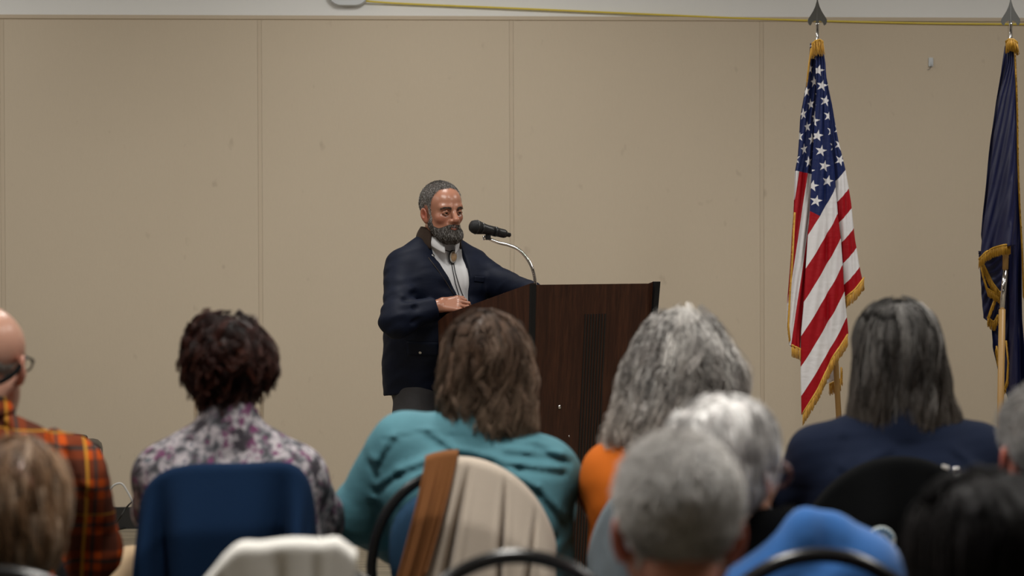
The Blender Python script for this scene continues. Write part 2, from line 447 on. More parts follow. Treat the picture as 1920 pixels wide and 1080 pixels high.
for s_ in (0, 1):
    x0 = fx(s_, zf); x1 = fx(s_, .02); d = -.0 if s_ else 0
    q = [(x0, -.004 if s_ else 0, zf+.006), (x0, LD*.90, zb+.012), (x0, LD, zb-.02), (x1, LD, .02), (x1, fy(.02), .02)]
    sp = slab('side_panel', q, .022, (1, 0, 0) if s_ else (-1, 0, 0), M['wood'], lec)
    if s_:
        # black wing edge that stands proud of the front at the right
        q = [(x0+.004, -.022, zf+.008), (x0+.03, -.022, zf+.008), (x0+.03, -.012, zf-.05), (fx(1, .1)+.024, fy(.1)-.006, .1), (fx(1, .1)+.002, fy(.1)-.006, .1), (x0+.004, -.012, zf-.05)]
        slab('edge_trim', q, .022, (0, 1, 0), M['edge_black'], lec)
    else:
        q = [(x0-.022, -.006, zf+.004), (x0+.002, -.006, zf+.004), (x1+.002, fy(.02)-.006, .02), (x1-.022, fy(.02)-.006, .02)]
        slab('edge_trim', q, .012, (0, 1, 0), M['edge_black'], lec)
        for (y, z) in ((.17, 0), (.27, 0), (.40, 0), (.47, 0)):
            if z <= 0 and y > .01: zz = zf+.006-(.135-.006)*(y/(LD*.9))
            elif y < .01: zz = zf+z
            else: zz = zf+.004
            b = MB().box((x0-.011, y, zz-.001), (.0215, .0045+.003*random.Random(int(y*1e4)).random(), .0025), Matrix.Rotation(-.235, 3, 'X'))
            b.build('edge_chip', M['chip'], lec, smooth=False)
slab('reading_surface', [(.0, .02, zf-.03), (LW, .02, zf-.03), (LW, LD, zb-.04), (.0, LD, zb-.04)], .02, (0, 0, -1), M['wood'], lec)
slab('shelf', [(.03, .1, .75), (LW-.03, .1, .75), (LW-.03, LD-.02, .75), (.03, LD-.02, .75)], .02, (0, 0, -1), M['wood'], lec)
slab('base', [(.0, .06, .06), (LW-.0, .06, .06), (LW, LD, .06), (.0, LD, .06)], .055, (0, 0, -1), M['edge_black'], lec)
b = MB()                                                        # the grooved band
gx0, gx1 = LW*.43, LW*.60
for k in range(8):
    x = gx0+(gx1-gx0)*k/7
    t_ = zf-.122
    b.box((x, (fy(t_)+fy(.1))/2-.0005, (t_+.1)/2), (.0066, .003, math.hypot(t_-.1, fy(.1)-fy(t_))), Matrix.Rotation(math.atan2(fy(.1)-fy(t_), t_-.1), 3, 'X'))
b.build('grooves', M['groove'], lec, smooth=False)
def on_front(px, py):
    d = CR @ Vector(((px-960)/F, -(py-540)/F, -1.0)); n = Vector((math.sin(ang), -math.cos(ang), 0)); k = ((Vector((P0.x, P0.y, 0))-Vector((0, 0, 0))).dot(n))/d.dot(n)
    p = Vector((0, 0, H))+d*k; z = p.z
    n2 = fy(z); k = ((Vector((P0.x, P0.y, 0))-n*n2).dot(n))/d.dot(n); p = Vector((0, 0, H))+d*k
    return Matrix.Rotation(-ang, 3, 'Z') @ (p-Vector((P0.x, P0.y, 0)))
for px, py, r in ((1049, 763, .009), (1165, 756, .008), (1067, 818, .004)):
    p = on_front(px, py)
    MB().lathe([(r, 0), (r*.8, r*.35), (.0001, r*.5)], 14, Matrix.Translation(p) @ Matrix.Rotation(math.radians(90), 4, 'X')).build('screw_cap', M['chrome'], lec)

# --- gooseneck and microphone
gn = empty('gooseneck_stand', (0, 0, 0), label='chrome gooseneck rising from the lectern top and holding the microphone', cat='microphone stand')
gp = [at(1004, 548, 7.74), at(1003, 525, 7.74), at(998, 503, 7.74), at(987, 483, 7.75), at(971, 467, 7.76), at(952, 459, 7.77), at(935, 455, 7.775), at(920, 449, 7.78), at(913, 445, 7.78)]
b = MB(); sp = spline(gp, 14)
b.tube(sp, [.0066*(1+.09*math.sin(i*2.6)) for i in range(len(sp))], 10).build('gooseneck', M['chrome'], gn)
b = MB(); b.tube([gp[0]+Vector((0, 0, -.06)), gp[0]+Vector((0, 0, .004))], .014, 14); b.tube([gp[0]+Vector((0, 0, -.062)), gp[0]+Vector((0, 0, -.055))], .03, 18); b.build('mount_flange', M['chrome'], gn)
mic = empty('microphone', (0, 0, 0), label='black handheld wireless microphone in a clip in front of the bearded man', cat='microphone')
m0, m1 = at(881, 423, 7.72), at(957, 441, 7.82)
ax_ = (m1-m0); L = ax_.length; Q = Matrix.Translation(m0) @ ax_.to_track_quat('Z', 'Y').to_matrix().to_4x4()
M['black_plastic'] = plain('black_plastic', (.015, .016, .018), .35)
M['grille'] = plain('black_mesh_grille', (.02, .021, .023), .45, .6, bmp=(900, .8))
k = L/.26
MB().lathe([(0.0011, 0), (0.0137, .002), (0.0228, .008), (0.0279, .019), (0.0291, .03), (0.0279, .044), (0.0256, .052)], 24, Q).build('grille', M['grille'], mic)
MB().lathe([(0.0299, .028), (0.0306, .031), (0.0299, .034)], 24, Q).build('grille_band', M['black_plastic'], mic)
MB().lathe([(0.0262, .052), (0.0245, .06), (0.0211, .08), (0.0205, .1), (0.0199, .118), (0.0214, .119), (0.0214, .128), (0.0199, .129), (0.0188, L*.72), (0.0188, L*.82), (0.0177, L*.86)], 24, Q).build('body', M['black_plastic'], mic)
MB().lathe([(0.0165, L*.86), (0.0148, L*.89), (0.0097, L*.90), (0.0097, L*.985), (0.0068, L)], 18, Q).build('antenna_tip', M['black_plastic'], mic)
dd = ax_.normalized(); cpt = m0+ax_*.47
b = MB(); b.tube([cpt-dd*.02, cpt+dd*.025], .0205, 18)
b.box(cpt+Vector((-.004, 0, -.026)), (.022, .018, .03), bev=.003); b.build('clip', M['black_plastic'], gn)
MB().tube([gp[-1]+Vector((-.004, 0, -.01)), gp[-1]+Vector((-.008, 0, .008))], .0115, 14).build('swivel', M['chrome'], gn)

# ------------------------------------------------------------------ flags
FY = 8.75
def star_flag_mat():
    m, nt, b = newmat('stars_and_stripes'); t = nt.nodes.new('ShaderNodeUVMap'); t.uv_map = 'flag'
    s = nt.nodes.new('ShaderNodeSeparateXYZ'); nt.links.new(t.outputs[0], s.inputs[0]); a = E(s.outputs[0]); v = E(s.outputs[1])
    idx = (v/(.914/13)).floor(); odd = E.m('MODULO', idx, 2.0).gt(.5)
    col = mixc(nt, odd, (.40, .004, .012), (.86, .86, .90))
    cw, ch = .64, .492
    can = a.lt(cw)*v.lt(ch)
    px_, py_ = cw/6, ch/5                                # two interleaved star lattices: 6x5 and 5x4
    def star(ox, oy, x0, x1, y0, y1):
        u = ((a-ox)/px_+.5).fract()*px_-px_/2; q = ((v-oy)/py_+.5).fract()*py_-py_/2
        th = E.m('ARCTAN2', u, q*-1.0); r = E.m('SQRT', u*u+q*q)
        sec = ((th/(2*math.pi/5)+.5).fract()-.5)*(2*math.pi/5)   # -36..36 deg
        sa = sec.abs(); R = .0285
        # straight edge from tip (angle 0, R) to notch (36 deg, .382R)
        nx, nyv = .382*math.sin(math.radians(36)), .382*math.cos(math.radians(36))
        X = r*E.m('SINE', sa); Y = r*E.m('COSINE', sa)
        ex, ey = nx*R, (nyv-1)*R
        side = X*ey-(Y-R)*ex
        inside = side.gt(0.0) if (0*ey-(0-R)*ex) > 0 else side.lt(0.0)
        return inside*a.gt(x0)*a.lt(x1)*v.gt(y0)*v.lt(y1)
    s1 = star(px_/2, py_/2, 0, cw, 0, ch)
    s2 = star(px_, py_, px_*.5, cw-px_*.5, py_*.5, ch-py_*.5)
    c2 = mixc(nt, s1.max(s2), (.012, .024, .115), (.86, .86, .90))
    # gap between the two star lattices keeps a clear blue border
    col = mixc(nt, can, col, c2)
    g = noise(nt, coords(nt, 'Object', (14, 14, 45)), 1, 3)
    nt.links.new(col, b.inputs['Base Color']); b.inputs['Roughness'].default_value = .5; b.inputs['Specular IOR Level'].default_value = .3
    seam = ((v/(.914/13)).fract()-.5).abs().gt(.45)
    bump(nt, b, g+seam*.15, .35, .006); return m
M['flag'] = star_flag_mat()
M['gold'] = plain('gold_fringe', (.72, .40, .045), .5, var=.35, vscale=(90, 90, 20), sheen=.3)
M['navy_satin'] = plain('navy_satin', (.006, .009, .055), .45, var=.15, vscale=(10, 10, 30), bmp=((10, 10, 14), .5))
M['pole_wood'] = plain('oak_pole', (.44, .26, .09), .4, var=.15, vscale=(60, 60, 3))
M['steel'] = plain('dark_steel', (.30, .31, .31), .3, 1)
def lerp_poly(poly):
    ys = np.array([p[1] for p in poly], float); xs = np.array([p[0] for p in poly], float)
    def f(y):
        y = np.asarray(y, float); r = np.interp(y, ys, xs)
        s = (xs[-1]-xs[-2])/(ys[-1]-ys[-2]); return np.where(y > ys[-1], xs[-1]+s*(y-ys[-1]), r)
    return f
class Sheet:
    """several hanging folds of cloth collected in one mesh with a flag coordinate per vertex"""
    def __init__(s, Y): s.Y = Y; s.P = []; s.Fc = []; s.U = []; s.n = 0
    def w(s, x, y, d):
        o = at(0, 0, s.Y); ex = (at(1000, 0, s.Y)-o)/1000; ey = (at(0, 1000, s.Y)-o)/1000
        return np.stack([o.x+ex.x*x+ey.x*y, s.Y+d, o.z+ex.z*x+ey.z*y], -1)
    def panel(s, L, R, top, bot, depth, uv, nu=40, nv=140, rip=0, rf=3, seed=1):
        u, v = np.meshgrid(np.linspace(0, 1, nu), np.linspace(0, 1, nv), indexing='ij')
        fl, fr = lerp_poly(L), lerp_poly(R)
        bu = np.array([b[0] for b in bot]); by = np.array([b[1] for b in bot])
        yb = np.interp(u, bu, by); y = top+v*(yb-top); x = fl(y)+(fr(y)-fl(y))*u
        d = depth(u, v)+rip*np.sin(u*rf*6.28+seed+v*2)*np.clip(v*2, 0, 1)+.003*np.sin(u*23+v*31+seed)
        s.P.append(s.w(x, y, d).reshape(-1, 3)); i, j = np.meshgrid(np.arange(nu-1), np.arange(nv-1), indexing='ij'); a = (i*nv+j).ravel()+s.n
        s.Fc.append(np.stack([a, a+nv, a+nv+1, a+1], 1)); a_, b_ = uv(x, y); s.U.append(np.stack([a_, b_], -1).reshape(-1, 2)); s.n += nu*nv
        return x[:, -1], y[:, -1], d[:, -1]
    def build(s, name, mat, parent):
        P = np.concatenate(s.P); o = mesh(name, P, np.concatenate(s.Fc), mat, parent); U = np.concatenate(s.U).astype(np.float32)
        l = o.data.uv_layers.new(name='flag'); vi = np.empty(len(o.data.loops), dtype=np.int32); o.data.loops.foreach_get('vertex_index', vi)
        l.data.foreach_set('uv', U[vi].ravel()); m = o.modifiers.new('thick', 'SOLIDIFY'); m.thickness = .0015; m.offset = 0; return o
def fringe_strands(b, edge, Y, length=.055, gap=.0015, seed=0, dirv=(0, 1), r=.00125, jit=.05, dy=-.004):
    """edge: list of px points; strands hang from it"""
    rnd = random.Random(seed); pts = [at(x, y, Y+d) for x, y, d in edge]
    for a, c in zip(pts[:-1], pts[1:]):
        n = max(1, int((c-a).length/gap))
        for i in range(n):
            p = a.lerp(c, (i+rnd.random())/n); Lh = length*rnd.uniform(.85, 1.08)
            dx = dirv[0]*Lh+rnd.gauss(0, jit)*Lh*.5; dz = -dirv[1]*Lh
            q = p+Vector((0, dy+rnd.uniform(-.003, .003), .006))
            b.tube([q, q+Vector((dx*.5, rnd.uniform(-.003, .003), dz*.5)), q+Vector((dx, rnd.uniform(-.006, .004), dz))], r*rnd.uniform(.8, 1.3), 4)
    # heading tape
    b.tube([p+Vector((0, dy, .004)) for p in pts], .0045, 6)
def spear(parent, px):
    def hw(x, y): return at(px+x, y, FY)
    right = [(0, -8), (1.2, 2), (4, 12), (8, 21), (13, 29), (17.5, 36), (18, 41), (16, 46), (13, 48), (11.5, 46), (10, 42), (7, 39.5), (3, 39), (1.8, 46)]
    pol = right+[(-x, y) for x, y in reversed(right[1:])]
    c = [hw(x, y) for x, y in pol]; n = len(c); vs = [p+Vector((0, -.0022, 0)) for p in c]+[p+Vector((0, .0022, 0)) for p in c]
    fs = [tuple(range(n))[::-1], tuple(range(n, 2*n))]+[(i, (i+1) % n, n+(i+1) % n, n+i) for i in range(n)]
    b = MB(); b.add(vs, fs); b.tube([hw(0, -7), hw(0, 5), hw(0, 30), hw(0, 45)], [.0012, .0028, .0045, .0055], 6); o = b.build('spear_finial', M['steel'], parent, smooth=False)
    p = hw(0, 60); z1, z0 = hw(0, 45).z, hw(0, 82).z
    b = MB(); b.lathe([(.0075, z1+.004), (.0095, z1), (.0075, z1-.006), (.0075, z0+.02), (.011, z0+.012), (.012, z0)], 16, Matrix.Translation((p.x, FY, 0))); b.build('finial_socket', M['chrome'], parent)
def flag_base(parent, x, y):
    MB().lathe([(.15, 0), (.15, .015), (.13, .03), (.05, .045), (.022, .06), (.022, .15), (.018, .155)], 32, Matrix.Translation((x, y, 0))).build('floor_stand', M['chrome'], parent)

us = empty('american_flag', (0, 0, 0), label='American flag with gold fringe draped on its pole, nearer the lectern', cat='flag')
S = Sheet(FY)
s4 = 400.0; bst = .914/13
def uvC(x, y): dx = x-1536; dy = y-405; return .64+(-.5*dx+.866*dy)/s4, .492+(.866*dx+.5*dy)/s4
def uvR(x, y): dx = x-1568; dy = y-339; return .46+(-.66*dx+.75*dy)/s4, .492+(.75*dx+.66*dy)/s4
def uvL(x, y): dx = x-1507; dy = y-322; return .64+(-.2*dx+.98*dy)/s4, 4*bst+((dx+13)*1.65+(dy-38)*.245)/s4
Lsil = [(1521, 80), (1519, 110), (1513, 160), (1503, 220), (1499, 290), (1494, 320), (1491, 400), (1485, 500), (1480, 570), (1479, 610), (1484, 650)]
Cl = [(1528, 80), (1530, 180), (1522, 330), (1519, 400), (1515, 450), (1509, 560), (1504, 620), (1503, 700), (1505, 777)]
Cr = [(1540, 80), (1547, 120), (1557, 250), (1566, 330), (1571, 400), (1578, 450), (1583, 530), (1590, 600), (1592, 625)]
Rsil = [(1543, 80), (1548, 130), (1560, 190), (1575, 270), (1588, 320), (1598, 380), (1606, 450), (1613, 490), (1620, 523)]
sh = lambda v: np.clip(v*4, 0, 1)
xc, yc, dc = S.panel(Cl, Cr, 80, [(0, 777), (.3, 732), (.62, 672), (1, 624)], lambda u, v: -.022-(.012+.03*v)*np.sin(np.pi*np.clip(u*1.05, 0, 1))**.7*sh(v)+.018*np.exp(-((u-.55)/.07)**2)*v, uvC, 60, 200, .004, 2)
xl, yl, dl = S.panel(Lsil, [(x+7, y) for x, y in Cl], 80, [(0, 648), (.6, 656), (1, 664)], lambda u, v: .004-(.03*v)*np.sin(np.pi*u)+.02*u+.012*np.exp(-((u-.45)/.12)**2), uvL, 40, 160, .004, 2, 3)
xr, yr, dr = S.panel([(x-5, y) for x, y in Cr[:-1]], Rsil, 80, [(0, 562), (.5, 545), (1, 522)], lambda u, v: .008-(.008+.03*v)*np.sin(np.pi*u)*sh(v), uvR, 40, 160, .003, 2, 5)
S.panel(Lsil, Rsil, 80, [(0, 645), (.45, 650), (.6, 600), (1, 520)], lambda u, v: .02+(.02+.05*v)*np.sin(np.pi*u)**.6, lambda x, y: uvL(x, y), 40, 120, .006, 3, 7)
x2, y2, d2 = S.panel([(1552, 560), (1554, 700)], [(1574, 560), (1576, 700)], 560, [(0, 722), (1, 712)], lambda u, v: .06+0*u, lambda x, y: (1.3+(y-600)/s4, 5.5*bst+0*x), 12, 60)
S.build('flag_cloth', M['flag'], us)
class FR:
    mat = None; par = None
def fringe_part(*a, **k):
    b = MB(); fringe_strands(b, *a, **k); b.build('gold_fringe', FR.mat, FR.par)
FR.mat, FR.par = M['gold'], us
fringe_part([(x, y, d) for x, y, d in zip(xc[::3], yc[::3], dc[::3])], FY, .056, seed=1)
fringe_part([(x, y, d) for x, y, d in zip(xl[::3], yl[::3], dl[::3])], FY, .055, seed=2)
fringe_part([(x, y, d) for x, y, d in zip(xr[::3], yr[::3], dr[::3])], FY, .056, seed=3)
fringe_part([(x, y, d) for x, y, d in zip(x2, y2, d2)], FY, .055, seed=4)
fringe_part([(1577, 690, .06), (1577, 722, .06)], FY, .02, seed=6, dirv=(.3, .5))
fringe_part([(1490, 400, .0), (1485, 500, 0), (1480, 570, 0), (1478, 612, 0), (1481, 640, 0)], FY, .018, seed=5, dirv=(-.3, .7))
fringe_part([(1521, 92, .0), (1517, 120, 0), (1513, 155, 0)], FY, .03, seed=9, dirv=(-.1, 1))
for k, (d_, l_) in enumerate(((-.03, .055), (-.036, .07), (-.026, .06))):
    fringe_part([(1522, 84+k, d_), (1529, 78, d_-.006), (1537, 76, d_-.006), (1543, 80+k, d_)], FY, l_, seed=10+k, jit=.2)
pt, pb = at(1534, 76, FY), at(1569, 720, FY+.03)
dz = (pt-pb); foot = pb-dz*(pb.z/dz.z); foot.z = .02
MB().tube([foot, pt], .0135, 16).build('pole', M['pole_wood'], us)
spear(us, 1532.5); flag_base(us, foot.x, foot.y)

M['gold_dark'] = plain('old_gold_fringe', (.50, .27, .022), .5, var=.35, vscale=(90, 90, 20))
nv_ = empty('navy_flag', (0, 0, 0), label='dark blue flag with gold fringe on a pole at the right edge of the photo', cat='flag')
S = Sheet(FY-.05); z0 = lambda x, y: (x*0, y*0)
NL = [(1886, 84), (1885, 120), (1871, 180), (1860, 260), (1851, 350), (1843, 410), (1837, 460), (1835, 488)]
NR = [(1897, 84), (1898, 120), (1897, 300), (1896, 460)]
xa, ya, da = S.panel(NL, NR, 84, [(0, 488), (.2, 474), (.45, 466), (.75, 461), (1, 460)], lambda u, v: -.035-.03*v*np.sin(np.pi*u)-.02*v*np.cos(u*9)-.085*v*u, z0, 50, 160, .006, 1.5)
S.panel([(1895, 84), (1896, 300), (1895, 700), (1894, 760)], [(1903, 84), (1908, 160), (1911, 300), (1916, 420), (1920, 600), (1932, 760)], 84, [(0, 770), (1, 800)], lambda u, v: -.01-.03*v*np.sin(np.pi*u*2), z0, 40, 160, .01, 1)
xb, yb_, db = S.panel([(1838, 470), (1846, 530), (1850, 600)], [(1890, 470), (1890, 600)], 470, [(0, 492), (.3, 530), (.6, 548), (1, 560)], lambda u, v: .012+0*u, z0, 24, 50)
xd, yd, dd_ = S.panel([(1842, 480), (1847, 560), (1852, 610)], [(1890, 480), (1890, 700)], 480, [(0, 596), (.3, 606), (.55, 590), (1, 560)], lambda u, v: .03+0*u, z0, 24, 50)
S.panel([(1868, 480), (1867, 600), (1872, 690), (1874, 760)], [(1900, 480), (1905, 760)], 480, [(0, 650), (.3, 700), (1, 770)], lambda u, v: .045+.01*np.sin(u*6), z0, 24, 60)
S.panel([(1888, 84), (1862, 260), (1845, 440), (1868, 600)], [(1903, 84), (1911, 300), (1920, 600)], 84, [(0, 600), (1, 780)], lambda u, v: .03+.05*v*np.sin(np.pi*u), z0, 40, 100, .006, 2)
S.build('flag_cloth', M['navy_satin'], nv_)
FN = FY-.05; FR.par = nv_; FR.mat = M['gold_dark']
fringe_part([(x, y, d) for x, y, d in zip(xa[::3], ya[::3], da[::3])], FN, .046, seed=21)
fringe_part([(x, y, d) for x, y, d in zip(xb[::2], yb_[::2], db[::2])][:10], FN, .045, seed=22)
fringe_part([(1838, 497, .0), (1843, 520, 0), (1850, 542, 0), (1872, 556, 0)], FN, .045, seed=32, dirv=(.15, .9))
fringe_part([(x, y, d) for x, y, d in zip(xd[:14:2], yd[:14:2], dd_[:14:2])], FN, .045, seed=23)
fringe_part([(1868, 556, .02), (1860, 575, .02), (1852, 598, .02)], FN, .04, seed=33, dirv=(-.1, .95))
fringe_part([(1868, 650, .04), (1870, 665, .04), (1872, 680, .04)], FN, .03, seed=24, dirv=(-.2, .8))
fringe_part([(1886, 640, -.0), (1890, 680, -.0), (1888, 715, -.0), (1882, 735, 0)], FN, .02, seed=24, dirv=(.2, .9))
fringe_part([(1902, 100, -.03), (1905, 160, -.03), (1907, 220, -.03), (1908, 300, -.03), (1911, 380, -.03), (1916, 470, -.03), (1919, 560, -.03)], FN, .022, seed=25, dirv=(.12, .8))
for k in range(3):
    fringe_part([(1885, 80+k, -.045), (1892, 75, -.05), (1900, 76, -.05), (1907, 82+k, -.045)], FN, .055, seed=40+k, jit=.15)
pt, pj1, pj0 = at(1895, 76, FY), at(1885, 505, FY-.12), at(1879, 580, FY-.12)
pt2 = at(1886, 455, FY-.12); low = at(1874.5, 860, FY-.12); dz = pj0-low; foot = low-dz*(low.z/dz.z); foot.z = .02
MB().tube([foot, pj0], .0155, 16).build('pole', M['pole_wood'], nv_)
MB().tube([pj0-Vector((0, 0, .005)), pj0+(pj1-pj0)*.5, pj1], .0125, 16).build('pole_joint', M['chrome'], nv_)
b = MB(); b.tube([pj1, pt2, at(1889, 300, FY-.03), pt], .0138, 16); b.build('pole_top', M['pole_wood'], nv_)
MB().tube([at(1881, 543, FY-.135), at(1881, 548, FY-.135)], .0035, 8).build('joint_screw', M['steel'], nv_)
spear(nv_, 1895); flag_base(nv_, foot.x, foot.y)

# ------------------------------------------------------------------ cables on the floor at the left
M['white_cable'] = plain('white_cable_jacket', (.6, .6, .6), .4); M['black_cable'] = plain('black_cable_jacket', (.01, .01, .01), .5)
yc_ = 9.55
def fl(px, py, r=.006):                        # floor point under a pixel
    d = CR @ Vector(((px-960)/F, -(py-540)/F, -1.0)); k = -(H-r)/d.z; return Vector((d.x*k, d.y*k, r))
pts = [fl(150, 1010), at(185, 950, yc_), at(203, 922, yc_), at(215, 909, yc_), at(228, 907, yc_), at(238, 920, yc_), at(250, 942, yc_), at(262, 962, yc_), fl(300, 1000)]
MB().tube(spline(pts, 10), .0055, 8).build('white_cable', M['white_cable'], label='white cable looping up in front of the wall between plaid shirt and floral top', cat='cable')
pts = [fl(200, 1000), at(222, 975, yc_), at(236, 953, yc_), at(250, 940, yc_), at(268, 932, yc_), fl(320, 990)]
MB().tube(spline(pts, 10), .0045, 8).build('black_cable', M['black_cable'], label='thin black cable curving up beside the white cable loop', cat='cable')
pts = [fl(180, 1003), fl(215, 994), fl(245, 988), fl(290, 984), fl(330, 990)]
MB().tube(spline(pts, 8), .0055, 8).build('black_cable', M['black_cable'], label='black cable lying flat on the floor by the white power strip', cat='cable')
ps = empty('power_strip', fl(222, 985, 0), .0, label='white power strip on the floor against the black baseboard', cat='power strip')
MB().box((0, 0, .02), (.34, .05, .035), bev=.006).build('housing', M['white_cable'], ps, smooth=False)
for k in range(5): MB().box((-.12+.06*k, 0, .0385), (.03, .028, .003)).build('socket', M['grey_print'], ps, smooth=False)
# ------------------------------------------------------------------ people: shared builders
def head_sdf(P, ears=True):
    """unit head, origin between the ears at eye height, +y is forwards, top at z = .127"""
    X = np.abs(P[:, 0]); Q = np.stack([X, P[:, 1], P[:, 2]], 1)
    d = ell(Q, (0, -.018, .040), (.078, .100, .087))
    d = smin(d, ell(Q, (0, .035, .035), (.062, .058, .062)), .03)
    d = smin(d, ell(Q, (0, .030, -.040), (.058, .060, .070)), .035)
    d = smin(d, cone(Q, (.052, .000, -.055), (.020, .070, -.098), .018, .020), .03)
    d = smin(d, ell(Q, (0, .078, -.098), (.024, .020, .018)), .02)
    d = smin(d, cone(Q, (.012, .088, .021), (.044, .074, .022), .012, .0115), .016)       # brow
    d = smin(d, ell(Q, (.043, .060, -.024), (.020, .021, .018)), .022)                    # cheek
    d = smax(d, -ell(Q, (.033, .100, -.001), (.021, .019, .014)), .014)                  # socket
    d = smin(d, cone(Q, (0, .090, .010), (0, .117, -.030), .0095, .0140), .012)          # nose
    d = smin(d, ell(Q, (.0155, .103, -.035), (.0095, .011, .009)), .006)
    d = smin(d, ell(Q, (0, .088, -.055), (.030, .018, .018)), .016)                      # muzzle
    d = smin(d, cone(Q, (0, .106, -.0575), (.022, .092, -.061), .0050, .0030), .004)     # lips
    d = smin(d, cone(Q, (0, .104, -.0700), (.019, .092, -.067), .0065, .0035), .004)
    d = smax(d, -cone(Q, (0, .112, -.0635), (.018, .099, -.0635), .0035, .0022), .003)
    # lids
    d = smin(d, cone(Q, (.020, .087, .002), (.033, .0925, .0062), .0040, .0048), .003)
    d = smin(d, cone(Q, (.033, .0925, .0062), (.047, .083, .000), .0048, .0042), .003)
    d = smin(d, cone(Q, (.021, .087, -.003), (.034, .090, -.0085), .0022, .0026), .006)
    d = smin(d, cone(Q, (.034, .090, -.0085), (.046, .083, -.002), .0026, .0022), .006)
    if not ears: return d
    # ears: a cupped shell
    R = rotm(0, 0, 22) @ rotm(12, 0, 0)
    e = ell(Q, (.085, -.010, -.011), (.0090, .0175, .030), R)
    e = smin(e, ell(Q, (.079, -.003, -.036), (.008, .011, .014)), .008)
    e = smax(e, -ell(Q, (.0970, -.005, -.006), (.0130, .0110, .020), R), .004)
    return smin(d, e, .008)
def hand_prims(wr, d, n, side, curl=(25, 35, 25), spread=.085, thumb=35, s=1.0, kf=.004):
    """wr wrist, d direction of the metacarpals, n normal of the back of the hand; side +1 when the thumb lies on cross(d, n)"""
    d = V(*d)/np.linalg.norm(d); n = V(*n); n = n-d*(n @ d); n /= np.linalg.norm(n); a = np.cross(d, n)*side; wr = V(*wr); out = []
    def rot(v, ax, deg):
        t = math.radians(deg); return v*math.cos(t)+np.cross(ax, v)*math.sin(t)+ax*(ax @ v)*(1-math.cos(t))
    axc = np.cross(d, n)                      # bending about this axis takes d towards -n
    for i, (off, ml, ph, r) in enumerate(((.029, .088, (.043, .026, .021), .0088), (.0095, .092, (.048, .030, .023), .0092), (-.0105, .087, (.044, .028, .022), .0086), (-.029, .079, (.034, .021, .019), .0076))):
        base = wr+a*off*.55*s+d*.012*s; kn = wr+a*off*s+d*ml*s
        out.append(('c', base, kn-n*.003, .0145*s, .0108*s, {'k': .012}))
        dd = d+a*off*spread*20*.12; dd /= np.linalg.norm(dd); p = kn
        cj = curl[i] if hasattr(curl[0], '__len__') else curl
        for j, L_ in enumerate(ph):
            dd = -rot(-dd, axc, -cj[j]); q = p+dd*L_*s
            out.append(('c', p, q, (r-j*.0007)*s, (r-.0007-j*.0009)*s, {'k': kf})); p = q
    th = wr+a*.022*s+d*.022*s; t1 = th+(a*math.sin(math.radians(thumb))+d*math.cos(math.radians(thumb))-n*.35)*.042*s
    t2 = t1+(a*.35+d*.9-n*.35)*.032*s; t3 = t2+(d*.95-n*.3)*.026*s
    out += [('c', wr+d*.01-n*.004, th, .015*s, .0145*s, {'k': .012}), ('c', th, t1, .0145*s, .0112*s, {'k': .010}), ('c', t1, t2, .0108*s, .0098*s, {'k': .005}), ('c', t2, t3, .0098*s, .0082*s, {'k': .005})]
    return out
def torso_prims(pel, wst, chs, nk, w=1.0, b=0.0, dp=1.0):
    pel, wst, chs, nk = map(np.array, (pel, wst, chs, nk)); X = V(1, 0, 0); out = []
    for s in (-1, 1):
        out += [('c', pel+X*.075*s*w, wst+X*.062*s*w, .112*dp, .105*dp, {'k': .07}), ('c', wst+X*.062*s*w, chs+X*.082*s*w, .105*dp, .112*dp, {'k': .07})]
    out += [('e', wst+V(0, .03+b*.5, -.01), V(.135*w+b*.3, .12+b, .15), {'k': .07})]
    return out
def limb(a, b, ra, rb, k=.035, **o): return ('c', np.array(a, float), np.array(b, float), ra, rb, dict(k=k, **o))
def grad(fn, P, h=.003):
    d0 = fn(P); g = np.stack([fn(P+np.eye(3)[i]*h)-d0 for i in range(3)], 1)
    return d0, g/np.maximum(np.linalg.norm(g, axis=1), 1e-9)[:, None]
def strands_mesh(S, rad, sides=3):
    """S (N, T, 3) -> tubes"""
    N, T, _ = S.shape
    t = np.gradient(S, axis=1); t /= np.maximum(np.linalg.norm(t, axis=2), 1e-9)[..., None]
    ref = np.where(np.abs(t[..., 2:3]) < .8, V(0, 0, 1), V(1, 0, 0)); a = np.cross(t, ref); a /= np.maximum(np.linalg.norm(a, axis=2), 1e-9)[..., None]; b = np.cross(t, a)
    r = np.broadcast_to(rad, (N, T))[..., None]
    V_ = np.stack([S+(a*math.cos(6.2832*k/sides)+b*math.sin(6.2832*k/sides))*r for k in range(sides)], 2).reshape(-1, 3)
    i = np.arange(N)[:, None, None]*T*sides+np.arange(T-1)[None, :, None]*sides+np.arange(sides)[None, None, :]
    k2 = (np.arange(sides)+1) % sides; j = np.arange(N)[:, None, None]*T*sides+np.arange(T-1)[None, :, None]*sides+k2[None, None, :]
    return V_, np.stack([i, j, j+sides, i+sides], -1).reshape(-1, 4)
def merge(*vf):
    vs, fs, cs, n = [], [], [], 0
    for v, f, c in vf:
        vs.append(v); fs.append(f+n); cs.append(np.broadcast_to(c, (len(v), 3))); n += len(v)
    return np.concatenate(vs), np.concatenate(fs), np.concatenate(cs)
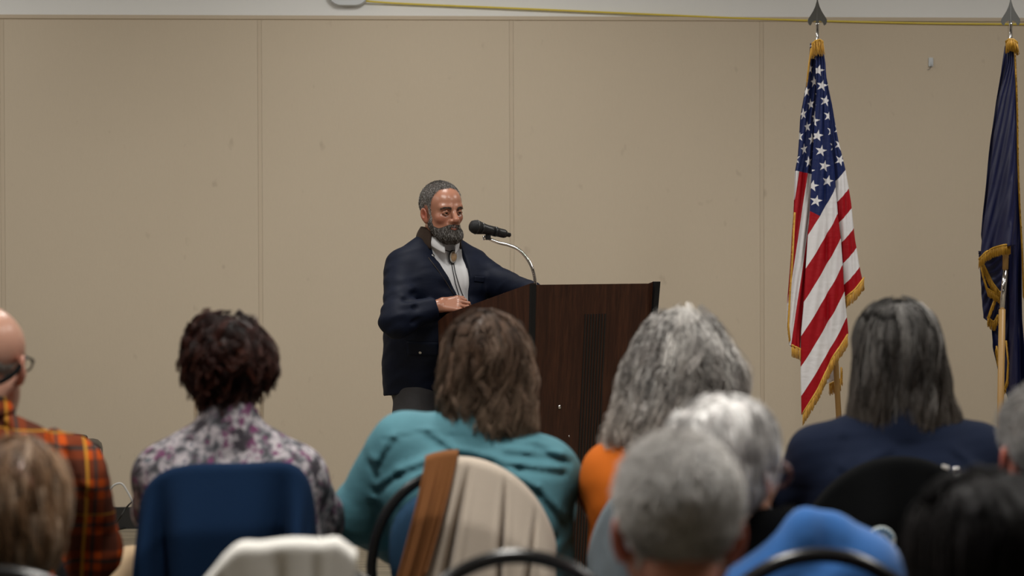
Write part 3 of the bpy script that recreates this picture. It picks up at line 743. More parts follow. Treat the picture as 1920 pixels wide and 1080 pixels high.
def hair_traced(parent, env, box, C, crown, ztip=None, length=.1, n_g=260, n_c=12, T=16, amp=.006, freq=9, clump=.007, lev=(-.010, .004), cols=((.05, .03, .02),),
                tip=None, rad=.0011, seed=0, face=True, out=.35, base_lev=-.007, res=.007, flip=0, name='hair', lenvar=.25, head_yaw=0, tipfan=0.0, dark=.55):
    rs = np.random.RandomState(seed); C = V(*C); crown = V(*crown)
    g = rs.normal(size=(n_g*5, 3)); g /= np.linalg.norm(g, axis=1)[:, None]
    c_, s_ = math.cos(math.radians(head_yaw)), math.sin(math.radians(head_yaw)); gl = np.stack([g[:, 0]*c_+g[:, 1]*s_, -g[:, 0]*s_+g[:, 1]*c_, g[:, 2]], 1)
    ok = (gl[:, 2] > -.45) & ~((gl[:, 1] > .35) & (gl[:, 2] < .45)); g = g[ok][:n_g]; n = len(g)
    lv = rs.uniform(lev[0], lev[1], n); p = C+V(0, 0, .03)+g*.11
    for _ in range(6):
        d, nn = grad(env, p); p = p-nn*(d-lv)[:, None]*.9
    L = np.full(n, float(length)) if ztip is None else np.maximum((p[:, 2]-ztip)*1.12+.02, .05)
    L = L*(1-lenvar*rs.rand(n)); st = L/(T-1); pts = [p]; nrm = []
    side = rs.normal(size=(n, 3))*.12; crown = crown+rs.normal(size=(n, 3))*.016
    for i in range(T-1):
        d, nn = grad(env, p); v = (p-crown); v /= np.maximum(np.linalg.norm(v, axis=1), 1e-6)[:, None]
        up = V(0, 0, -1)*(.55+.9*i/T)
        v = v*(1.2*(1-i/T)+.1)+up+side+nn*(tipfan*(i/T)**2)
        tt = v-nn*((v*nn).sum(1))[:, None]*(1-tipfan*(i/T)**2); tt /= np.maximum(np.linalg.norm(tt, axis=1), 1e-6)[:, None]
        nrm.append(nn); p = p+tt*st[:, None]
        if tipfan == 0 or i < T*.6:
            d, nn = grad(env, p); corr = np.clip(d-lv, -.02, .02); p = p-nn*corr[:, None]*.8
        pts.append(p)
    nrm.append(nn); G = np.stack(pts, 1); Nn = np.stack(nrm, 1)
    G = np.repeat(G, n_c, 0); Nn = np.repeat(Nn, n_c, 0); Lr = np.repeat(L, n_c)
    m = len(G); s = np.linspace(0, 1, T)[None, :, None]
    tan = np.gradient(G, axis=1); tan /= np.maximum(np.linalg.norm(tan, axis=2), 1e-9)[..., None]; sd = np.cross(tan, Nn)
    off = rs.normal(size=(m, 2))*clump
    ph = np.repeat(rs.uniform(0, 6.28, n), n_c)+rs.normal(size=m)*.45; fq = np.repeat(rs.uniform(.45, 1.5, n), n_c)*freq; amp = np.repeat(rs.uniform(.5, 1.5, n), n_c)[:, None]*amp
    arc = s[..., 0]*Lr[:, None]*fq[:, None]*6.28; am = amp*np.clip(s[..., 0]*3, 0, 1)
    S = G+sd*((off[:, 0, None]*(1.1-.55*s[..., 0])+am*np.sin(arc+ph[:, None]))[..., None])+Nn*((off[:, 1, None]*.5*(1-.4*s[..., 0])+am*.7*np.cos(arc+ph[:, None]*1.3))[..., None])
    rv = rad*(1-.55*s[..., 0])*rs.uniform(.7, 1.25, (m, 1)); hv, hf = strands_mesh(S, rv)
    cols = np.array(cols); ci = cols[rs.randint(0, len(cols), n)]; ci = np.repeat(ci*rs.uniform(.55, 1.5, (n, 1)), n_c, 0)*rs.uniform(.8, 1.2, (m, 1))
    cc = np.repeat(ci[:, None, :], T, 1)
    if tip is not None: cc = cc*(1-s**1.5)+V(*tip)*s**1.5*rs.uniform(.7, 1.3, (m, 1, 1))
    cc = np.repeat(cc[:, :, None, :], 3, 2).reshape(-1, 3)
    bv, bf = sdf_mesh(lambda P: env(P)-base_lev+wob(P, 60, seed)*.0025, box[0], box[1], res)
    return mesh(name, *(lambda v, f, c: (v, f))(*(mm := merge((hv, hf, cc), (bv, bf, cols.mean(0)*dark)))), M['hair'], parent, cols=mm[2])
def hair_short(parent, surf, mask, box, length=.02, n=5000, lift=.5, cols=((.2, .2, .2),), cap=.006, rad=.0008, seed=0, res=.005, name='hair', comb=None, capcol=None, T=5, colmod=None):
    """cropped hair: a thin cap that follows the skin plus short strands; mask(P) > 0 where hair grows"""
    rs = np.random.RandomState(seed)
    bv, bf = sdf_mesh(lambda P: smax(surf(P)-cap*np.clip(mask(P)/.035, .12, 1)+wob(P, 90, seed)*.0010, -mask(P), .004), box[0], box[1], res)
    a = bv[bf[:, 0]]; c = bv[bf[:, 2]]; k = rs.randint(0, len(bf), n*3); p = a[k]+(c[k]-a[k])*rs.rand(n*3, 1)
    d, nn = grad(surf, p); mk_ = mask(p); ok = (mk_ > .001) & (np.abs(d-cap*np.clip(mk_/.035, .12, 1)) < .006) & (rs.rand(len(p)) < np.clip(.25+mk_/.02, 0, 1)); p = p[ok][:n]; nn = nn[ok][:n]; n = len(p)
    v = comb(p) if comb else V(0, -.3, -1)+0*p
    v = v-nn*(v*nn).sum(1)[:, None]; v /= np.maximum(np.linalg.norm(v, axis=1), 1e-6)[:, None]
    v = v+rs.normal(size=(n, 3))*.22; L = length*rs.uniform(.6, 1.2, n); pts = [p-nn*.002]; q = p
    for i in range(T-1):
        q = q+(v*(1-lift*(1-i/T))+nn*lift*(1-i/T))*(L/(T-1))[:, None]; pts.append(q)
    S = np.stack(pts, 1); hv, hf = strands_mesh(S, rad*np.linspace(1, .4, T)[None, :])
    cols = np.array(cols); cc = np.repeat(cols[rs.randint(0, len(cols), n)]*rs.uniform(.7, 1.3, (n, 1)), T*3, 0)
    bc = (cols.mean(0)*.8 if capcol is None else V(*capcol))[None, :]*(1+.45*wob(bv, 260, seed+1))[:, None]
    mm = merge((hv, hf, cc), (bv, bf, np.clip(bc, .01, .9))); C_ = mm[2] if colmod is None else mm[2]*colmod(mm[0])[:, None]
    return mesh(name, mm[0], mm[1], M['hair'], parent, cols=np.clip(C_, 0, .9))
SKIN = V(.50, .255, .175)
def skin_cols(v, C, R, s, tone=SKIN, red=1.0):
    q = ((v-C) @ R)/s; c = np.tile(tone, (len(v), 1)).astype(float)
    def blend(m, col):
        nonlocal c
        c = c*(1-m[:, None])+V(*col)*m[:, None]
    g = lambda p, r: np.exp(-(np.linalg.norm((np.stack([np.abs(q[:, 0]), q[:, 1], q[:, 2]], 1)-V(*p))/V(*r), axis=1))**2)
    blend(.55*g((.048, .07, -.03), (.025, .03, .022))*red, tone*V(1.0, .62, .6)); blend(.5*g((0, .118, -.03), (.014, .014, .014))*red, tone*V(1.02, .66, .62))
    blend(.7*g((.086, -.008, -.012), (.02, .03, .04))*red, tone*V(.95, .5, .46))
    blend(.8*g((.086, -.005, -.006), (.010, .011, .017))*red, tone*V(.55, .24, .22))
    blend(.85*np.clip(g((0, .108, -.058), (.026, .012, .0055))+g((0, .107, -.0705), (.021, .012, .007)), 0, 1), tone*V(.8, .42, .42))
    return c
def face_parts(parent, C, R, s, brow=(.05, .04, .03), seed=1):
    for sd in (-1, 1):
        e = MB(); p = C+R @ V(.033*sd, .0812, -.0012)*s
        Mx = Matrix.Translation(p) @ Matrix([list(r) for r in R]).to_4x4() @ Matrix.Rotation(math.radians(-90), 4, 'X')
        e.lathe([(.0115*s*math.sin(math.radians(a)), .0115*s*math.cos(math.radians(a))) for a in range(178, 0, -12)], 20, Mx)
        eye = e.build('eye', M['eye_white'], parent)
        i = MB(); i.lathe([(.0062*s, .0104*s), (.0058*s, .0112*s), (.003*s, .0119*s), (.0001, .0121*s)], 20, Mx); i.build('iris', M['iris'], eye)
    rs = np.random.RandomState(seed); n = 260; t = rs.rand(n); sg = np.sign(rs.rand(n)-.5)
    base = np.stack([sg*(.014+.036*t), .1015-.018*t**1.6, .0165+.0045*np.sin(t*2.6)+rs.normal(size=n)*.0022], 1)
    dr = np.stack([sg*.8, -.1-t*.5, .35-.7*t], 1)+rs.normal(size=(n, 3))*.15
    S = np.stack([base+dr*.010*k/3 for k in range(4)], 1); S = (S @ R.T)*s+C
    for q in (-1, 1):
        v, f = strands_mesh(S[sg == q], .0006*s*np.linspace(1, .5, 4)[None, :]); mesh('eyebrow', v, f, M['hair'], parent, cols=np.tile(V(*brow), (len(v), 1)))
def add_sdf(name, fn, lo, hi, res, mat, parent, cols=None, fine=((), (), ()), **k):
    v, f = sdf_mesh(fn, lo, hi, res, fine); return mesh(name, v, f, mat, parent, cols=cols(v) if cols else None, **k)
def bodyfn(pr, C, R, s, hp=()):
    def fn(P):
        d = prims(P, pr)
        if hp:
            for grp in hp_groups(hp):
                m = np.linalg.norm(P-grp[0], axis=1) < .2
                if m.any():
                    dd = prims(P[m], grp[1]); d[m] = smin(d[m], dd, .012)
        m = np.linalg.norm(P-(C+R @ V(0, 0, -.0)*s), axis=1) < .22*s
        if m.any(): d[m] = smin(d[m], head_sdf(((P[m]-C) @ R)/s)*s, .018)
        return d
    return fn
def hp_groups(hp):
    for g in hp: yield (np.mean([p[1] for p in g], axis=0), g)

# ------------------------------------------------------------------ the speaker
YAW = 28; PHI = math.radians(180+YAW)
RX, RY = at(826, 455, 8.05).x, 8.05
PR_ = Matrix.Rotation(-PHI, 3, 'Z')
def loc(p): return np.array(PR_ @ (Vector(p)-Vector((RX, RY, 0))))
man = empty('person', (RX, RY, 0), PHI, label='person in navy jacket, white shirt and bolo tie standing and speaking at the lectern', cat='person')
M['navy_jacket'] = plain('navy_waxed_cotton', (.0030, .0062, .019), .65, var=.2, vscale=(9, 9, 9), bmp=((18, 18, 34), .8), spec=.18)
M['corduroy'] = plain('brown_corduroy', (.030, .016, .009), .9, bmp=((260, 260, 20), .6))
M['white_shirt'] = plain('white_shirt', (.72, .73, .76), .7, bmp=((30, 30, 8), .4))
M['grey_trousers'] = plain('charcoal_trousers', (.035, .034, .038), .8, var=.2, vscale=(30, 30, 30), bmp=(60, .4))
hs = 1.0; HC = loc(at(829, 397, 8.02)); HR = rotm(9, 0, 0); HR = rotm(0, 0, 5) @ rotm(-4, 2, 0)
nk = V(0, -.005, 1.50); pel = V(-.025, -.105, .98); wst = V(-.01, -.07, 1.14); chs = V(0, -.03, 1.33)
shR, shL = V(.172, -.015, 1.405), V(-.172, -.015, 1.405)
elR, wrR = loc(at(744, 600, 7.80)), loc(at(820, 574, 7.86))
elL, wrL = loc(at(946, 538, 8.06)), loc(at(1006, 549, 7.84))
tor = torso_prims(pel, wst, chs, nk, 1.12, .045, 1.06)
hw_ = loc((1.0, 0, 0)+np.array((RX, RY, 0)))                      # world directions seen in the man's frame
wx, wy = np.array(PR_ @ Vector((1, 0, 0))), np.array(PR_ @ Vector((0, 1, 0))); wz = V(0, 0, 1)
handR = hand_prims(wrR+wx*.004, wx*.82+wy*.10+wz*.10, wx*-.15-wy*.80+wz*.50, -1, ((38, 40, 22), (30, 46, 25), (24, 42, 25), (14, 34, 20)), .12, 20, .98)
handL = hand_prims(wrL, wx*.9-wy*.3+wz*-.03, wz, -1, (18, 24, 14), .1, 30)
neckp = [limb(nk+V(0, -.02, -.05), HC+V(0, -.035, -.07), .062, .060)]
body = tor+neckp+[limb(nk+V(.02, -.03, .01), shR+V(-.02, 0, .015), .05, .055), limb(nk+V(-.02, -.03, .01), shL+V(.02, 0, .015), .05, .055),
    limb(shR, elR, .055, .044), limb(elR, wrR, .044, .028), limb(shL, elL, .055, .044), limb(elL, wrL, .044, .028)]
hipR, hipL = pel+V(.095, .0, -.04), pel+V(-.095, 0, -.04)
knR, knL = V(.125, .02, .52), V(-.11, .0, .52); anR, anL = V(.13, -.05, .09), V(-.12, -.09, .09)
legs = [limb(hipR, knR, .088, .06), limb(knR, anR, .058, .04), limb(hipL, knL, .088, .06), limb(knL, anL, .058, .04)]
feet = [limb(anR+V(0, -.02, -.045), anR+V(.02, .17, -.055), .038, .034), limb(anL+V(0, -.02, -.045), anL+V(-.02, .17, -.055), .038, .034)]
bf = bodyfn(body+legs+feet, HC, HR, hs, (handR, handL))
b_lo, b_hi = V(-.75, -.38, -.01), V(.5, .75, 1.82)
w_lo, w_hi = np.minimum(wrR, wrL)-.0, np.maximum(wrR, wrL)
fine = ([(HC[0]-.11, HC[0]+.11, .0028), (wrR[0]-.13, wrR[0]+.06, .0035)], [(HC[1]-.0, HC[1]+.15, .0028), (wrR[1]-.1, wrR[1]+.14, .0035)], [(HC[2]-.16, HC[2]+.15, .0028), (wrR[2]-.08, wrR[2]+.09, .0035)])
add_sdf('body', bf, b_lo, b_hi, .0065, M['skin'], man, lambda v: skin_cols(v, HC, HR, hs, V(.42, .195, .128), 1.0), fine)
face_parts(man, HC, HR, hs, (.06, .045, .035))
# clothes
bellyk = lambda P: .004*wob(P, (9, 9, 14), 3)
def shirt(P):
    d = smin(prims(P, tor, .012), prims(P, body[-6:-4], .009), .02)
    d = smin(d, cone(P, nk+V(0, -.02, -.05), HC+V(0, -.032, -.10), .072, .068), .03)
    # pleats running down from the collar
    return np.maximum(d+.0025*np.sin(P[:, 0]*150+np.sin(P[:, 2]*12)*1.5)*np.clip(P[:, 1]*20, 0, 1), P[:, 2]-1.535)
shz = lambda P: smax(shirt(P), .97-P[:, 2], .01)
add_sdf('shirt', shz, V(-.32, -.3, .92), V(.32, .3, 1.6), .006, M['white_shirt'], man)
tr = lambda P: prims(P, [limb(hipR, knR, .098, .078), limb(knR, anR, .075, .062), limb(hipL, knL, .098, .078), limb(knL, anL, .075, .062)]+[p for p in tor[:1]+tor[2:3]], .012)+.004*wob(P, (14, 14, 20), 5)
add_sdf('trousers', lambda P: smax(smax(tr(P), P[:, 2]-1.08, .01), .075-P[:, 2], .01), V(-.3, -.35, .03), V(.35, .25, 1.12), .008, M['grey_trousers'], man)
for q in feet: add_sdf('shoe', lambda P, q=q: smax(prims(P, [q], .011), .0-P[:, 2], .004), q[1]-.12, q[2]+.12, .006, M['dark_shoe'], man)
OP = [(1.62, .085, -.080), (1.55, .070, -.080), (1.45, .056, -.084), (1.36, .012, -.082), (1.27, -.028, -.075), (1.0, -.035, -.055), (.7, -.035, -.055)]
oz = np.array([o[0] for o in OP][::-1]); oR = np.array([o[1] for o in OP][::-1]); oL = np.array([o[2] for o in OP][::-1])
slR = [limb(shR, elR, .076, .068, .05), limb(elR, wrR+(wrR-elR)*.0, .070, .046, .03, cut=(wrR-(wrR-elR)*.06, (wrR-elR)/np.linalg.norm(wrR-elR)))]
slL = [limb(shL, elL, .074, .064, .05), limb(elL, wrL, .068, .046, .03, cut=(wrL-(wrL-elL)*.05, (wrL-elL)/np.linalg.norm(wrL-elL)))]
skirt = [limb(pel+V(.085, -.0, .0), pel+V(.090, -.02, -.14), .135, .140, .06), limb(pel+V(-.085, 0, 0), pel+V(-.09, -.01, -.14), .135, .145, .06)]
jk_creases = [(elR+V(.03, -.02, .02), elR+V(-.06, .06, .05), .012, .010), (elR+V(.03, .02, -.02), elR+V(-.08, .09, -.0), .012, .009), (elR+V(.02, -.03, .06), elR+V(-.05, .05, .09), .012, .008),
    (shR+V(-.06, .08, -.02), shR+V(-.07, .11, -.22), .012, .012), (shR+V(-.03, .06, -.10), elR+V(-.04, .04, .10), .014, .007), (shL+V(.06, .08, -.02), shL+V(.06, .12, -.2), .012, .012),
    (elL+V(.0, .03, .03), elL+V(-.1, .05, .01), .012, .009), (elR*.5+wrR*.5+V(0, .0, .05), elR*.5+wrR*.5+V(-.02, .02, -.05), .01, .006), (wrR*.75+elR*.25+V(0, 0, .05), wrR*.75+elR*.25+V(0, 0, -.05), .008, .006)]
def jacket_solid(P):
    d = prims(P, tor, .034)
    d = smin(d, prims(P, skirt), .06)
    d = smin(d, prims(P, [limb(nk+V(.02, -.03, .006), shR+V(-.02, -.005, .012), .066, .066), limb(nk+V(-.02, -.03, .006), shL+V(.02, -.005, .012), .066, .066)]), .05)
    d = smin(d, prims(P, slR), .025); d = smin(d, prims(P, slL), .025)
    d = d+.0035*wob(P, (10, 10, 18), 4)+.0022*wob(P, (26, 26, 48), 8)*(1+1.5*np.exp(-(np.linalg.norm(P-elR, axis=1)/.12)**2))
    for a, b_, w_, dp in jk_creases: d = d+dp*np.exp(-(segd(P, a, b_)/w_)**2)-dp*.6*np.exp(-((segd(P, a+V(0, 0, .022), b_+V(0, 0, .022)))/w_)**2)
    return d
def jacket(P):
    d = jacket_solid(P)
    inner = prims(P, tor, .017); inner = smin(inner, prims(P, skirt, -.012), .05)
    r = np.interp(P[:, 2], oz, oR); l = np.interp(P[:, 2], oz, oL)
    wedge = np.maximum(np.maximum(P[:, 0]-r, l-P[:, 0]), .0-P[:, 1])
    d = smax(d, -wedge, .006); d = smax(d, -np.maximum(inner, P[:, 2]-1.40), .004)
    d = smax(d, -cone(P, nk+V(0, -.02, -.05), HC+V(0, -.032, -.05), .064, .066), .006)
    hem = .862+.03*P[:, 1]*3
    return smax(d, hem-P[:, 2], .006)
add_sdf('jacket', jacket, V(-.78, -.38, .84), V(.50, .72, 1.60), .0058, M['navy_jacket'], man)
# collars: bands that run round the neck and end in points at the front
def collar(name, mat, r0, z0, r1, z1, front, tipdrop, tipout, gap, thick, cy=-.02, res=60, bulge=.012):
    def fn(u, v):
        th = np.radians(90+gap)+u*np.radians(360-2*gap); fr = np.clip(np.cos(th-math.pi/2), 0, 1)**1.5
        edge = np.clip(np.cos(th-math.pi/2), 0, 1)**6
        r = r0+(r1-r0+tipout*fr)*v+bulge*np.sin(np.pi*v); z = z0+(z1-z0)*v-front*fr-tipdrop*edge*v
        return np.cos(th)*r*1.0, cy+np.sin(th)*r*(1.0+.25*fr), z
    return grid(name, fn, res, 10, mat, man, thick)[0]
collar('shirt_collar', M['white_shirt'], .063, 1.566, .076, 1.520, .044, .020, .018, 15, .003, -.018)
collar('jacket_collar', M['corduroy'], .072, 1.580, .094, 1.508, .030, .085, .006, 47, .006, -.025, bulge=.008)
# small things that lie on the clothes
def march(fn, px, py, d0=7.3):
    o = V(0, 0, H); d = np.array(CR @ Vector(((px-960)/F, -(py-540)/F, -1.0))); d /= np.linalg.norm(d); t = d0
    for _ in range(80):
        p = loc(Vector(o+d*t))[None, :]; s_ = fn(p)[0]
        if abs(s_) < .0004: break
        t += s_*.7
    if abs(s_) > .003:
        print('march miss', px, py); return march(fn, px-3, py-4, d0)
    _, n = grad(fn, p); return p[0], n[0]
def disc(name, px, py, r, h, mat, fn=jacket, parent=man, sx=1, sy=1, lift=0):
    p, n = march(fn, px, py); n = n+V(0, 0, -.0); q = Vector(n).to_track_quat('Z', 'Y').to_matrix().to_4x4()
    return MB().lathe([(r*1.0, -.001), (r, h*.6), (r*.8, h), (.0001, h*1.05)], 20, Matrix.Translation(p+n*lift) @ q @ Matrix.Diagonal((sx, sy, 1, 1))).build(name, mat, parent)
M['snap'] = plain('silver_snap', (.45, .45, .46), .3, 1); M['bolo_stone'] = plain('tan_stone', (.50, .34, .20), .3, var=.4, vscale=(150, 150, 150)); M['silver'] = plain('silver', (.78, .76, .70), .3, .35)
M['cord'] = plain('braided_black_cord', (.012, .012, .014), .6)
for px, py in ((812, 479), (843, 519), (788, 661)): disc('snap_button', px, py, .0075, .003, M['snap'])
# bolo tie
bolo = empty('bolo', (0, 0, 0)); bolo.parent = man
bolo.name = 'bolo_tie'
def cordline(pts, fn, r=.0018, lift=.003): 
    out = []
    for a, b_ in zip(pts[:-1], pts[1:]):
        for i in range(6):
            t = i/6; p, n = march(fn, a[0]+(b_[0]-a[0])*t, a[1]+(b_[1]-a[1])*t); out.append(p+n*lift)
    return out
MB().tube(cordline([(822, 461), (834, 468), (846, 474)], shz, lift=.010), .0022, 8).build('cord', M['cord'], bolo)
MB().tube(cordline([(854, 458), (851, 466), (849, 474)], shz, lift=.010), .0022, 8).build('cord', M['cord'], bolo)
for q in (((846, 490), (849, 510), (853, 530), (860, 552), (866, 572)), ((850, 490), (854, 512), (861, 535), (866, 550), (872, 566))):
    MB().tube(cordline(q, shz), .0020, 8).build('cord', M['cord'], bolo)
disc('slide_back', 845, 481, .0235, .005, M['cord'], shz, bolo, .85, 1.25, .016)
disc('silver_rim', 845, 481, .0205, .008, M['silver'], shz, bolo, .82, 1.25, .018)
disc('stone', 845, 481, .0165, .012, M['bolo_stone'], shz, bolo, .82, 1.25, .021)
p, n = march(shz, 848.5, 479); q = Vector(n).to_track_quat('Z', 'Y').to_matrix().to_4x4()
# front zip along the right front edge, pocket flaps
zp = [march(jacket, x, y) for x, y in ((803, 483), (812, 495), (823, 510), (835, 527), (846, 545), (853, 556))]
M['zip'] = plain('brass_zip', (.05, .04, .03), .5, .4)
MB().tube([p+n*.001 for p, n in zp], .0015, 6).build('zip', M['zip'], man)
def flap(name, pxs, mat, th=.0025):
    pts = []; nu, nv = 12, 6
    for i in range(nu):
        for j in range(nv):
            u, v = i/(nu-1), j/(nv-1); a = [pxs[0][k]*(1-u)+pxs[1][k]*u for k in (0, 1)]; c = [pxs[3][k]*(1-u)+pxs[2][k]*u for k in (0, 1)]
            p, n = march(jacket, a[0]*(1-v)+c[0]*v, a[1]*(1-v)+c[1]*v); pts.append(p+n*.0015)
    o = mesh(name, pts, [(i*nv+j, (i+1)*nv+j, (i+1)*nv+j+1, i*nv+j+1) for i in range(nu-1) for j in range(nv-1)], mat, man)
    m = o.modifiers.new('thick', 'SOLIDIFY'); m.thickness = th; m.offset = 0
flap('pocket_flap', [(762, 640), (822, 642), (822, 668), (764, 666)], M['navy_jacket'])
flap('pocket_flap', [(890, 518), (908, 519), (907, 530), (889, 528)], M['navy_jacket'])
# hair, beard
def hl(P):                                # head-local coordinates
    return ((P-HC) @ HR)/hs
def hairmask(P):
    q = hl(P); x = np.abs(q[:, 0]); line = np.interp(q[:, 1], [-.12, -.05, -.028, -.022, .012, .026, .034, .052, .066, .10], [-.085, -.085, -.060, .030, .026, .022, .062, .092, .107, .116])
    line = line+np.where(q[:, 1] > .02, .010*np.exp(-((x-.045)/.018)**2), 0)
    sb = np.maximum(np.abs(q[:, 1]-.014)-.011, np.abs(q[:, 2]+.005)-.05)     # sideburn
    return np.maximum((q[:, 2]-line)*.8, -sb)*hs
surfh = lambda P: head_sdf(hl(P), False)*hs
def beardmask(P):
    q = hl(P); x = np.abs(q[:, 0]); up = np.interp(q[:, 1], [.0, .015, .035, .06, .085, .10, .12], [-.018, -.024, -.058, -.066, -.053, -.0465, -.046])
    m = np.minimum(np.minimum(up-q[:, 2], q[:, 1]-.002), q[:, 2]+.165)
    mouth = ell(q, (0, .108, -.0665), (.0195, .03, .0066)); soul = mouth
    return np.minimum(m, np.minimum(mouth, soul))*hs
def beardsurf(P):
    q = hl(P); d = head_sdf(q, False); k = smin(ell(q, (0, .074, -.096), (.040, .034, .030)), cone(np.stack([np.abs(q[:, 0]), q[:, 1], q[:, 2]], 1), (.050, .012, -.050), (.028, .060, -.092), .012, .022), .03)
    return smin(d, k, .018)*hs
bx = (HC-V(.12, .14, .17), HC+V(.12, .16, .17))
def combh(P):
    q = hl(P); v = q-V(0, -.05, .12); v[:, 1] += np.where(q[:, 2] > .07, .12, 0); v[:, 2] -= .03; return v @ HR.T
hair_short(man, surfh, hairmask, bx, .0090, 19000, .20, ((.15, .14, .13), (.26, .25, .24), (.05, .045, .04), (.50, .49, .49), (.08, .065, .055)), .005, .0006, 3, .0045, 'hair', combh, (.15, .13, .12), colmod=lambda v: 1.0+1.1*np.clip((.05-hl(v)[:, 2])*14, 0, 1)*(hl(v)[:, 1] > -.05)-.35*np.clip((hl(v)[:, 2]-.09)*20, 0, 1))
def combb(P): v = np.tile(V(0, .25, -1), (len(P), 1)); return v @ HR.T
hair_short(man, beardsurf, beardmask, bx, .011, 12000, .22, ((.06, .05, .042), (.13, .12, .11), (.035, .028, .024), (.42, .41, .40), (.08, .07, .06)), .004, .0007, 4, .0045, 'beard', combb, (.045, .038, .034))
# ------------------------------------------------------------------ chairs
AW, AH, AZ = .205, .24, .70                 # half width and rise of the arched back, height where the arch begins
def cy_(z): return -.195-(z-.45)*.17        # the back leans away from the seat
def build_chair(label, pad, rz=0, loc=(0, 0), group=None):
    c = empty('stacking_chair', (loc[0], loc[1], 0), rz, label=label, cat='chair', group=group)
    pts = []
    for z in (.02, .2, .45, .6): pts.append((AW*.92 if z < .5 else AW*.97, cy_(z) if z > .4 else cy_(.45)-(.45-z)*.12, z))
    for i in range(0, 25): a = math.pi*i/24; z = AZ+AH*math.sin(a); pts.append((AW*math.cos(a), cy_(z), z))
    for z in (.6, .45, .2, .02): pts.append((-(AW*.92 if z < .5 else AW*.97), cy_(z) if z > .4 else cy_(.45)-(.45-z)*.12, z))
    MB().tube(spline(pts, 4), .0125, 12).build('back_frame', M['black_metal'], c)
    # padded back inside the arch
    n = 40; vs = []; rim = [(.165*math.copysign(abs(math.cos(t))**.85, math.cos(t)), .745+(.155 if math.sin(t) > 0 else .135)*math.copysign(abs(math.sin(t))**.8, math.sin(t))) for t in [2*math.pi*k/n for k in range(n)]]
    prof = [(0, -.034), (.5, -.032), (.85, -.024), (.97, -.012), (1, 0), (.97, .012), (.85, .022), (.5, .028), (0, .030)]
    for s, o in prof:
        for x, z in rim: zz = .745+(z-.745)*max(s, .001); vs.append((x*max(s, .001), cy_(zz)+o-.01*(1-(x/.2)**2), zz))
    fs = [(i*n+k, (i+1)*n+k, (i+1)*n+(k+1) % n, i*n+(k+1) % n) for i in range(len(prof)-1) for k in range(n)]
    MB().add(vs, fs).build('backrest', pad, c)
    MB().box((0, cy_(.66), .66), (.40, .012, .03)).build('back_rail', M['black_metal'], c, smooth=False)
    # seat
    vs = []; n = 44; rim = [(.215*math.copysign(abs(math.cos(t))**.55, math.cos(t)), .01+.205*math.copysign(abs(math.sin(t))**.55, math.sin(t))) for t in [2*math.pi*k/n for k in range(n)]]
    prof = [(0, .41), (.94, .41), (1, .42), (1, .44), (.95, .458), (.8, .466), (0, .470)]
    for s, z in prof: vs += [(x*max(s, .001), y*max(s, .001), z) for x, y in rim]
    fs = [(i*n+k, i*n+(k+1) % n, (i+1)*n+(k+1) % n, (i+1)*n+k) for i in range(len(prof)-1) for k in range(n)]
    MB().add(vs, fs).build('seat', pad, c)
    for s in (-1, 1):
        MB().tube(spline([(s*.19, .19, .02), (s*.192, .185, .2), (s*.195, .16, .385), (s*.192, .08, .40), (s*.19, -.18, .40)], 6), .0115, 10).build('leg', M['black_metal'], c)
    for y in (.12, -.15): MB().tube([(-.19, y, .40), (.19, y, .40)], .009).build('crossbar', M['black_metal'], c)
    return c
def copy_chair(src, label, rz, loc, pad=None):
    c = src.copy(); COL.objects.link(c); c.location = (loc[0], loc[1], 0); c.rotation_euler = (0, 0, rz); c['label'] = label
    for ch in list(src.children):
        d = ch.copy(); COL.objects.link(d); d.parent = c
        if pad and d.name.startswith(('backrest', 'seat')) and not d.name.startswith('seat_frame'):
            d.data = d.data.copy(); d.data.materials[0] = pad
    return c
def arch(t, dz=0, dw=0):                    # t angle in degrees, on the frame
    a = math.radians(t); return (AW+dw)*math.cos(a), AZ+dz+(AH+dw)*math.sin(a)

